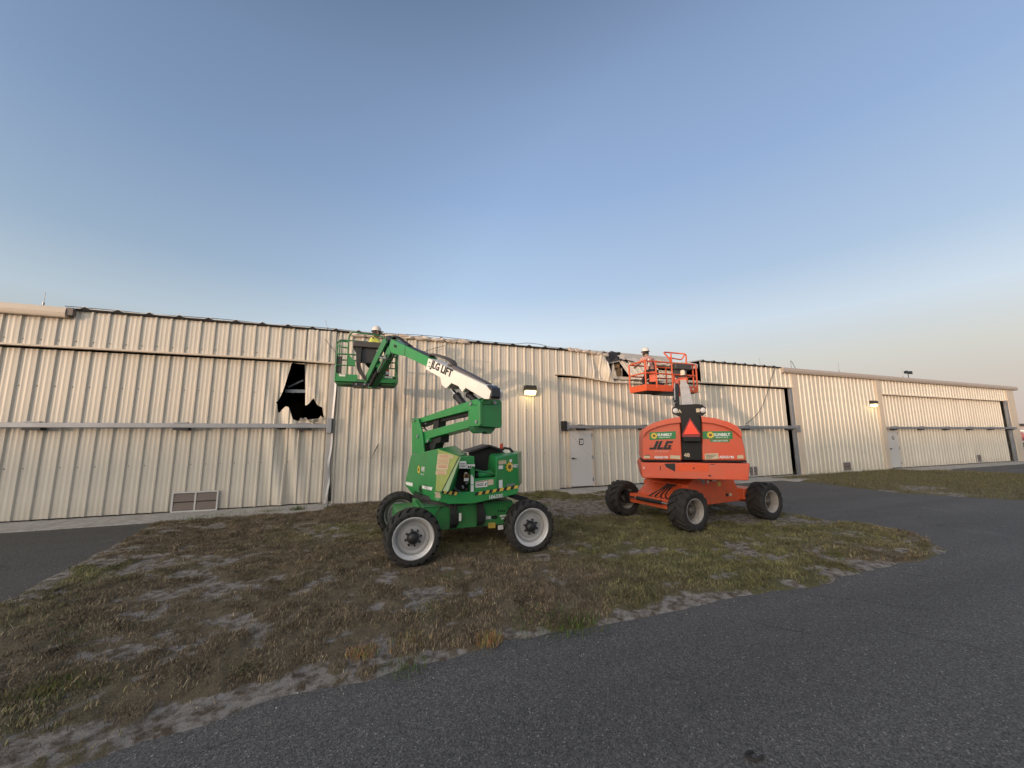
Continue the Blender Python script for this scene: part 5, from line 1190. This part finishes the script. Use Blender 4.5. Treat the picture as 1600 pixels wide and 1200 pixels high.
mb = MB(); c = FP.p(.40, -.06, ZP+.46); mb.lathe(c, (0, 0, 1), [(0, 0), (.075, 0), (.08, .03), (.075, .14), (.05, .17), (0, .17)], boomg, 16); mb.build('work_light', po)
mb = MB(); mb.tube(fillet([FP.p(.12, -.03, ZP+.36), FP.p(.24, -.06, ZP+.22), FP.p(.34, -.05, ZP+.20), FP.p(.44, -.03, ZP+.24)], .1), .014, boomw, 6); mb.build('power_cable', po)
mb = MB(); FP.box(mb, -.42, .5, -.06, .5, ZP-.16, ZP-.09, black); mb.build('rotator_plate', po)
mb = MB(); mb.text('AEA5', FP.p(.62, -.012, ZP+.03), FP.W, (0, 0, 1), .06, white, .03, 0, .2, .004); c = FP.p(.84, -.012, ZP+.03); mb.poly([c+FP.W*.03*math.cos(a*.7854)+V3((0, 0, .03*math.sin(a*.7854))) for a in range(8)], white); mb.build('fleet_number', po)
# ------------------------------------------------------------------ workers
skin = mat('skin', (.30, .17, .11), .55, 0, .08)
def person(J, radii, edges, base, mats, label, extra, group=None):
    """one continuous skinned body; J joints, edges between them, material of each joint by name"""
    names = list(J); bm = bmesh.new(); lay = bm.verts.layers.skin.verify(); vs = {k: bm.verts.new(J[k]) for k in names}
    for a, b in edges: bm.edges.new((vs[a], vs[b]))
    for k in names: vs[k][lay].radius = (radii[k] if isinstance(radii[k], tuple) else (radii[k],)*2)
    vs['pelvis'][lay].use_root = True
    me = bpy.data.meshes.new('person'); bm.to_mesh(me); bm.free()
    o = bpy.data.objects.new('person', me); COL.objects.link(o)
    o.modifiers.new('skin', 'SKIN').use_smooth_shade = True; s = o.modifiers.new('sub', 'SUBSURF'); s.levels = s.render_levels = 2
    bpy.context.view_layer.update(); me2 = bpy.data.meshes.new_from_object(o.evaluated_get(bpy.context.evaluated_depsgraph_get()))
    o.modifiers.clear(); o.data = me2
    ml = []
    for k in mats.values():
        if k not in ml: ml.append(k)
    me2.materials.clear()
    for k in ml: me2.materials.append(k)
    for p in me2.polygons:
        c = p.center; best = min(names, key=lambda k: (V3(J[k])-c).length-.6*(radii[k][0] if isinstance(radii[k], tuple) else radii[k]))
        p.material_index = ml.index(mats[best]); p.use_smooth = True
    for v in me2.vertices: v.co -= V3(base)
    o.location = base; WORLD[o] = V3(base)
    return tag(o, label, 'person', group)
def worker(base, face, stoop, arms, shirt, trousers, label, knee=.0):
    F = Frame((base[0], base[1]), face); P = lambda w, d, z: F.p(w, d, z+base[2])
    J, r, m, E = {}, {}, {}, []
    def j(k, p, rad, mt, par=None):
        J[k] = p; r[k] = rad; m[k] = mt
        if par: E.append((par, k))
    boot = mat('work_boots', (.05, .035, .025), .7)
    s = stoop; hp = .86-knee*.35
    j('pelvis', P(0, -.12*s-.10*knee, hp), (.155, .12), trousers); j('waist', P(0, -.08*s-.08*knee, hp+.16), (.14, .11), shirt, 'pelvis'); j('chest', P(0, .12*s-.05*knee, hp+.36-.03*s), (.165, .12), shirt, 'waist'); j('upper', P(0, .20*s-.05*knee, hp+.49-.06*s), (.13, .09), shirt, 'chest')
    j('neck', P(0, .25*s-.04*knee, hp+.57-.08*s), .055, skin, 'upper'); j('jaw', P(0, .31*s-.01*knee, hp+.64-.09*s), (.07, .08), skin, 'neck'); j('crown', P(0, .30*s, hp+.76-.10*s), (.08, .095), skin, 'jaw')
    j('nose', P(0, .31*s+.115, hp+.685-.10*s), .014, skin, 'jaw')
    for sd, nm in ((-1, 'l'), (1, 'r')):
        a = arms[0 if sd < 0 else 1]
        j('sh'+nm, P(.19*sd, .18*s-.05*knee, hp+.46-.05*s), .072, shirt, 'upper'); e = P(.25*sd, .18*s+a[0]*.5, hp+.24+a[1]*.5); h = P(.21*sd, .2*s+a[0], hp+.16+a[1])
        j('el'+nm, e, .048, shirt, 'sh'+nm); j('wr'+nm, h, .032, skin, 'el'+nm); dv = (h-e).normalized(); pm = h+dv*.07
        j('pa'+nm, pm, (.042, .022), skin, 'wr'+nm)
        sdv = dv.cross(V3((0, 0, 1))).normalized() if abs(dv.z) < .95 else F.W
        for i, (o_, l) in enumerate(((-.033, .062), (-.011, .075), (.011, .07), (.033, .055))):
            a1 = pm+dv*.035+sdv*o_; a2 = a1+dv*l*.55+V3((0, 0, -.012)); a3 = a2+dv*l*.4+V3((0, 0, -.03)); j('f%s%d' % (nm, i), a1, .010, skin, 'pa'+nm); j('g%s%d' % (nm, i), a2, .009, skin, 'f%s%d' % (nm, i)); j('k%s%d' % (nm, i), a3, .008, skin, 'g%s%d' % (nm, i))
        t1 = pm-sdv*.045*sd-dv*.01; j('t'+nm, t1, .011, skin, 'pa'+nm); j('u'+nm, t1+dv*.045-sdv*.01*sd, .009, skin, 't'+nm)
        j('hip'+nm, P(.10*sd, -.1*s-.08*knee, hp-.08), .105, trousers, 'pelvis'); j('kn'+nm, P(.12*sd, .04+.16*knee, hp*.53), .07, trousers, 'hip'+nm); j('an'+nm, P(.13*sd, -.05, .10), .05, trousers, 'kn'+nm); j('he'+nm, P(.13*sd, -.04, .05), .045, boot, 'an'+nm); j('to'+nm, P(.14*sd, .15, .04), .038, boot, 'he'+nm)
    o = person(J, r, E, base, m, label, None, 'workers in the lift baskets')
    c = J['crown']; hat = mat('hard_hat_white', (.62, .57, .52), .35, 0, .05)
    mb = MB(); up = V3((0, 0, 1)); mb.lathe(c+up*.01, up, [(.118, 0), (.120, .03), (.108, .085), (.075, .125), (.03, .142), (0, .145)], hat, 20)
    mb.lathe(c+up*.01, up, [(.118, .012), (.14, .004), (.142, -.004), (.118, .0)], hat, 20); b = c+F.D*.12+up*.01; mb.prism([b-F.W*.09, b+F.W*.09, b+F.W*.06+F.D*.06, b-F.W*.06+F.D*.06], up*.008, hat); mb.build('hard_hat', o)
    mb = MB(); mb.lathe(c-up*.06, up, [(.086, -.05), (.098, 0), (.100, .06), (.095, .075)], mat('dark_hair', (.012, .009, .008), .7), 16); mb.build('hair', o)
    mb = MB()
    for sx in (-1, 1):
        q = c+F.W*.10*sx-up*.05; mb.hull([q+F.W*a*.012+F.D*b*.025+up*d*.035 for a in (-1, 1) for b in (-1, 1) for d in (-1, 1)], skin)
        q = J['jaw']+F.D*.088+F.W*.03*sx+up*.06; mb.lathe(q, F.D, [(.013, 0), (.010, .006), (0, .009)], inkm, 10)
    q = J['jaw']+F.D*.085-up*.01; mb.beam(q-F.W*.025, q+F.W*.025, .012, .008, mat('lips', (.25, .09, .07), .5)); mb.build('face_features', o)
    return o, J, F, P
denim = mat('dark_trousers', (.014, .013, .016), .8, 0, .3, 9)
salm = mat('faded_pink_shirt', (.48, .25, .20), .8, 0, .15, 7); hv = mat('hi_vis_yellow', (.52, .55, .10), .7, 0, .08, 7); navy = mat('dark_sleeves', (.03, .03, .04), .8)
ow, J, F, P = worker(FP.p(-.60, .36, ZP), 8, .42, ((.30, .12), (.24, .02)), salm, denim, 'worker in white hard hat and faded pink shirt standing in the orange lift basket', .85)
mb = MB()
for sx in (-1, 1): mb.tube([J['hipl' if sx < 0 else 'hipr']+V3((0, 0, .05)), J['waist']+F.W*.1*sx-F.D*.12, J['chest']+F.W*.1*sx-F.D*.125, J['upper']+F.W*.09*sx+V3((0, 0, .08))], .016, black, 6)
c = J['pelvis']+V3((0, 0, .03)); mb.lathe(c, (0, 0, 1), [(.165, -.03), (.172, 0), (.165, .03)], black, 20)
for a in (-2.4, -1.6, -.7, 2.6): q = c+(F.W*math.cos(a)+F.D*math.sin(a))*.17; mb.hull([q+V3((x*.045, y*.04, z*.08-.06)) for x in (-1, 1) for y in (-1, 1) for z in (-1, 1)], denim)
mb.build('tool_harness', ow)
mb = MB(); a = J['upper']+F.D*-.1; mb.cyl(FP.p(-.80, .10, ZP+.72), FP.p(-.80, .10, ZP+.95), .022, boomw, n=8); tag(mb.build('paper_roll'), 'white rolled paper tucked by the worker in the orange basket', 'roll')
gw, J, F, P = worker(FB.p(.08, .40, ZB), 70, .35, ((.25, .2), (.25, .1)), hv, denim, 'worker in white hard hat and yellow shirt bent down in the green lift basket', .6)

e = empty('tool_bag', FP.p(-.25, .42, ZP), 'dark canvas tool bag on the floor of the orange lift basket', 'bag'); canvas = mat('dark_canvas', (.03, .026, .03), .9, 0, .3, 12, .2, bump=.3)
mb = MB(); c = FP.p(-.25, .42, ZP); mb.loft([[c+V3((a*w, b*d, z)) for a, b in ((-1, -1), (0, -1.15), (1, -1), (1.1, 0), (1, 1), (0, 1.1), (-1, 1), (-1.1, 0))] for z, w, d in ((0, .19, .12), (.06, .22, .14), (.18, .21, .13), (.25, .18, .07), (.27, .15, .02))], canvas); mb.build('bag_body', e)
mb = MB(); mb.tube(fillet([c+V3((-.1, 0, .24)), c+V3((-.08, .0, .40)), c+V3((.08, 0, .40)), c+V3((.1, 0, .24))], .06), .012, canvas, 6); mb.build('handle', e)
# ------------------------------------------------------------------ sky and sun
SUN_EL, SUN_AZ = 2.1, 60                    # sun low behind the camera's left: direction to it (-sin, -cos)
sd_ = V3((-math.sin(R(SUN_AZ))*math.cos(R(SUN_EL)), -math.cos(R(SUN_AZ))*math.cos(R(SUN_EL)), math.sin(R(SUN_EL))))
sl = bpy.data.lights.new('sun', 'SUN'); sl.energy = 2.2; sl.angle = R(.9); sl.color = (1., .67, .44)
so = bpy.data.objects.new('sun', sl); COL.objects.link(so); so.rotation_euler = sd_.to_track_quat('Z', 'Y').to_euler(); so.location = (-20, -30, 20)
W = bpy.data.worlds.new('World'); SC.world = W; W.use_nodes = True
t = W.node_tree; bg = t.nodes['Background']
sky = t.nodes.new('ShaderNodeTexSky'); sky.sky_type = 'NISHITA'; sky.sun_disc = False; sky.sun_elevation = R(SUN_EL+1.5)
sky.sun_rotation = math.atan2(sd_.x, sd_.y); sky.air_density = 1.2; sky.dust_density = 2.0; sky.ozone_density = 2.0
tc = t.nodes.new('ShaderNodeTexCoord'); nz = t.nodes.new('ShaderNodeVectorMath'); nz.operation = 'NORMALIZE'; t.links.new(tc.outputs['Generated'], nz.inputs[0])
sp = t.nodes.new('ShaderNodeSeparateXYZ'); t.links.new(nz.outputs[0], sp.inputs[0])
rp = t.nodes.new('ShaderNodeValToRGB'); t.links.new(sp.outputs['Z'], rp.inputs[0])
s2l = lambda c: tuple((x/255/12.92 if x < 10 else ((x/255+.055)/1.055)**2.4) for x in c)
ST = [(0., (226, 205, 195)), (.09, (233, 223, 213)), (.16, (237, 237, 230)), (.25, (231, 246, 260)), (.36, (194, 219, 248)), (.555, (162, 190, 232)), (.70, (146, 172, 212)), (.80, (128, 151, 188)), (1., (104, 126, 166))]
e = rp.color_ramp.elements
while len(e) < len(ST): e.new(.5)
for i, (p, c) in enumerate(ST): e[i].position = p; e[i].color = (*s2l(c), 1)
dt = t.nodes.new('ShaderNodeVectorMath'); dt.operation = 'DOT_PRODUCT'; dt.inputs[1].default_value = sd_; t.links.new(nz.outputs[0], dt.inputs[0])
pw = t.nodes.new('ShaderNodeMath'); pw.operation = 'POWER'; mx = t.nodes.new('ShaderNodeMath'); mx.operation = 'MAXIMUM'; mx.inputs[1].default_value = 0; t.links.new(dt.outputs['Value'], mx.inputs[0]); t.links.new(mx.outputs[0], pw.inputs[0]); pw.inputs[1].default_value = 3.
gl_ = t.nodes.new('ShaderNodeMix'); gl_.data_type = 'RGBA'; gl_.blend_type = 'ADD'; gl_.inputs[7].default_value = (4.0, 3.4, 2.65, 1)
t.links.new(pw.outputs[0], gl_.inputs[0]); gl_.clamp_result = False
def mth(op, a, b=None):                      # the sky is deepest about 90 degrees away from the sun
    m = t.nodes.new('ShaderNodeMath'); m.operation = op
    for i, v in enumerate((a, b)):
        if v is None: continue
        if isinstance(v, (int, float)): m.inputs[i].default_value = v
        else: t.links.new(v, m.inputs[i])
    return m.outputs[0]
d2 = mth('MULTIPLY', dt.outputs['Value'], dt.outputs['Value']); q = mth('SUBTRACT', 1., d2); q = mth('MULTIPLY', q, q)
dk = t.nodes.new('ShaderNodeMix'); dk.data_type = 'RGBA'; dk.blend_type = 'MULTIPLY'; dk.inputs[7].default_value = (.60, .62, .62, 1)
t.links.new(q, dk.inputs[0])
f2 = mth('MULTIPLY', mth('SUBTRACT', mth('MULTIPLY', dt.outputs['Value'], -1.), .62), 2.9); cl = t.nodes.new('ShaderNodeClamp'); t.links.new(f2, cl.inputs[0])
an = t.nodes.new('ShaderNodeMix'); an.data_type = 'RGBA'; an.blend_type = 'MULTIPLY'; an.inputs[7].default_value = (.77, .77, .77, 1); t.links.new(cl.outputs[0], an.inputs[0]); t.links.new(rp.outputs[0], an.inputs[6]); t.links.new(an.outputs[2], dk.inputs[6]); t.links.new(dk.outputs[2], gl_.inputs[6])
ad = t.nodes.new('ShaderNodeMix'); ad.data_type = 'RGBA'; ad.blend_type = 'ADD'; ad.inputs[0].default_value = .008
t.links.new(gl_.outputs[2], ad.inputs[6]); t.links.new(sky.outputs[0], ad.inputs[7]); t.links.new(ad.outputs[2], bg.inputs['Color'])
bg.inputs['Strength'].default_value = 1.
SC.view_settings.view_transform = 'Standard'; SC.view_settings.look = 'None'; SC.view_settings.exposure = 0; SC.view_settings.gamma = 1; SC.view_settings.use_curve_mapping = False
SC.render.engine = 'CYCLES'; SC.cycles.use_denoising = True; SC.cycles.max_bounces = 6; SC.cycles.transparent_max_bounces = 6
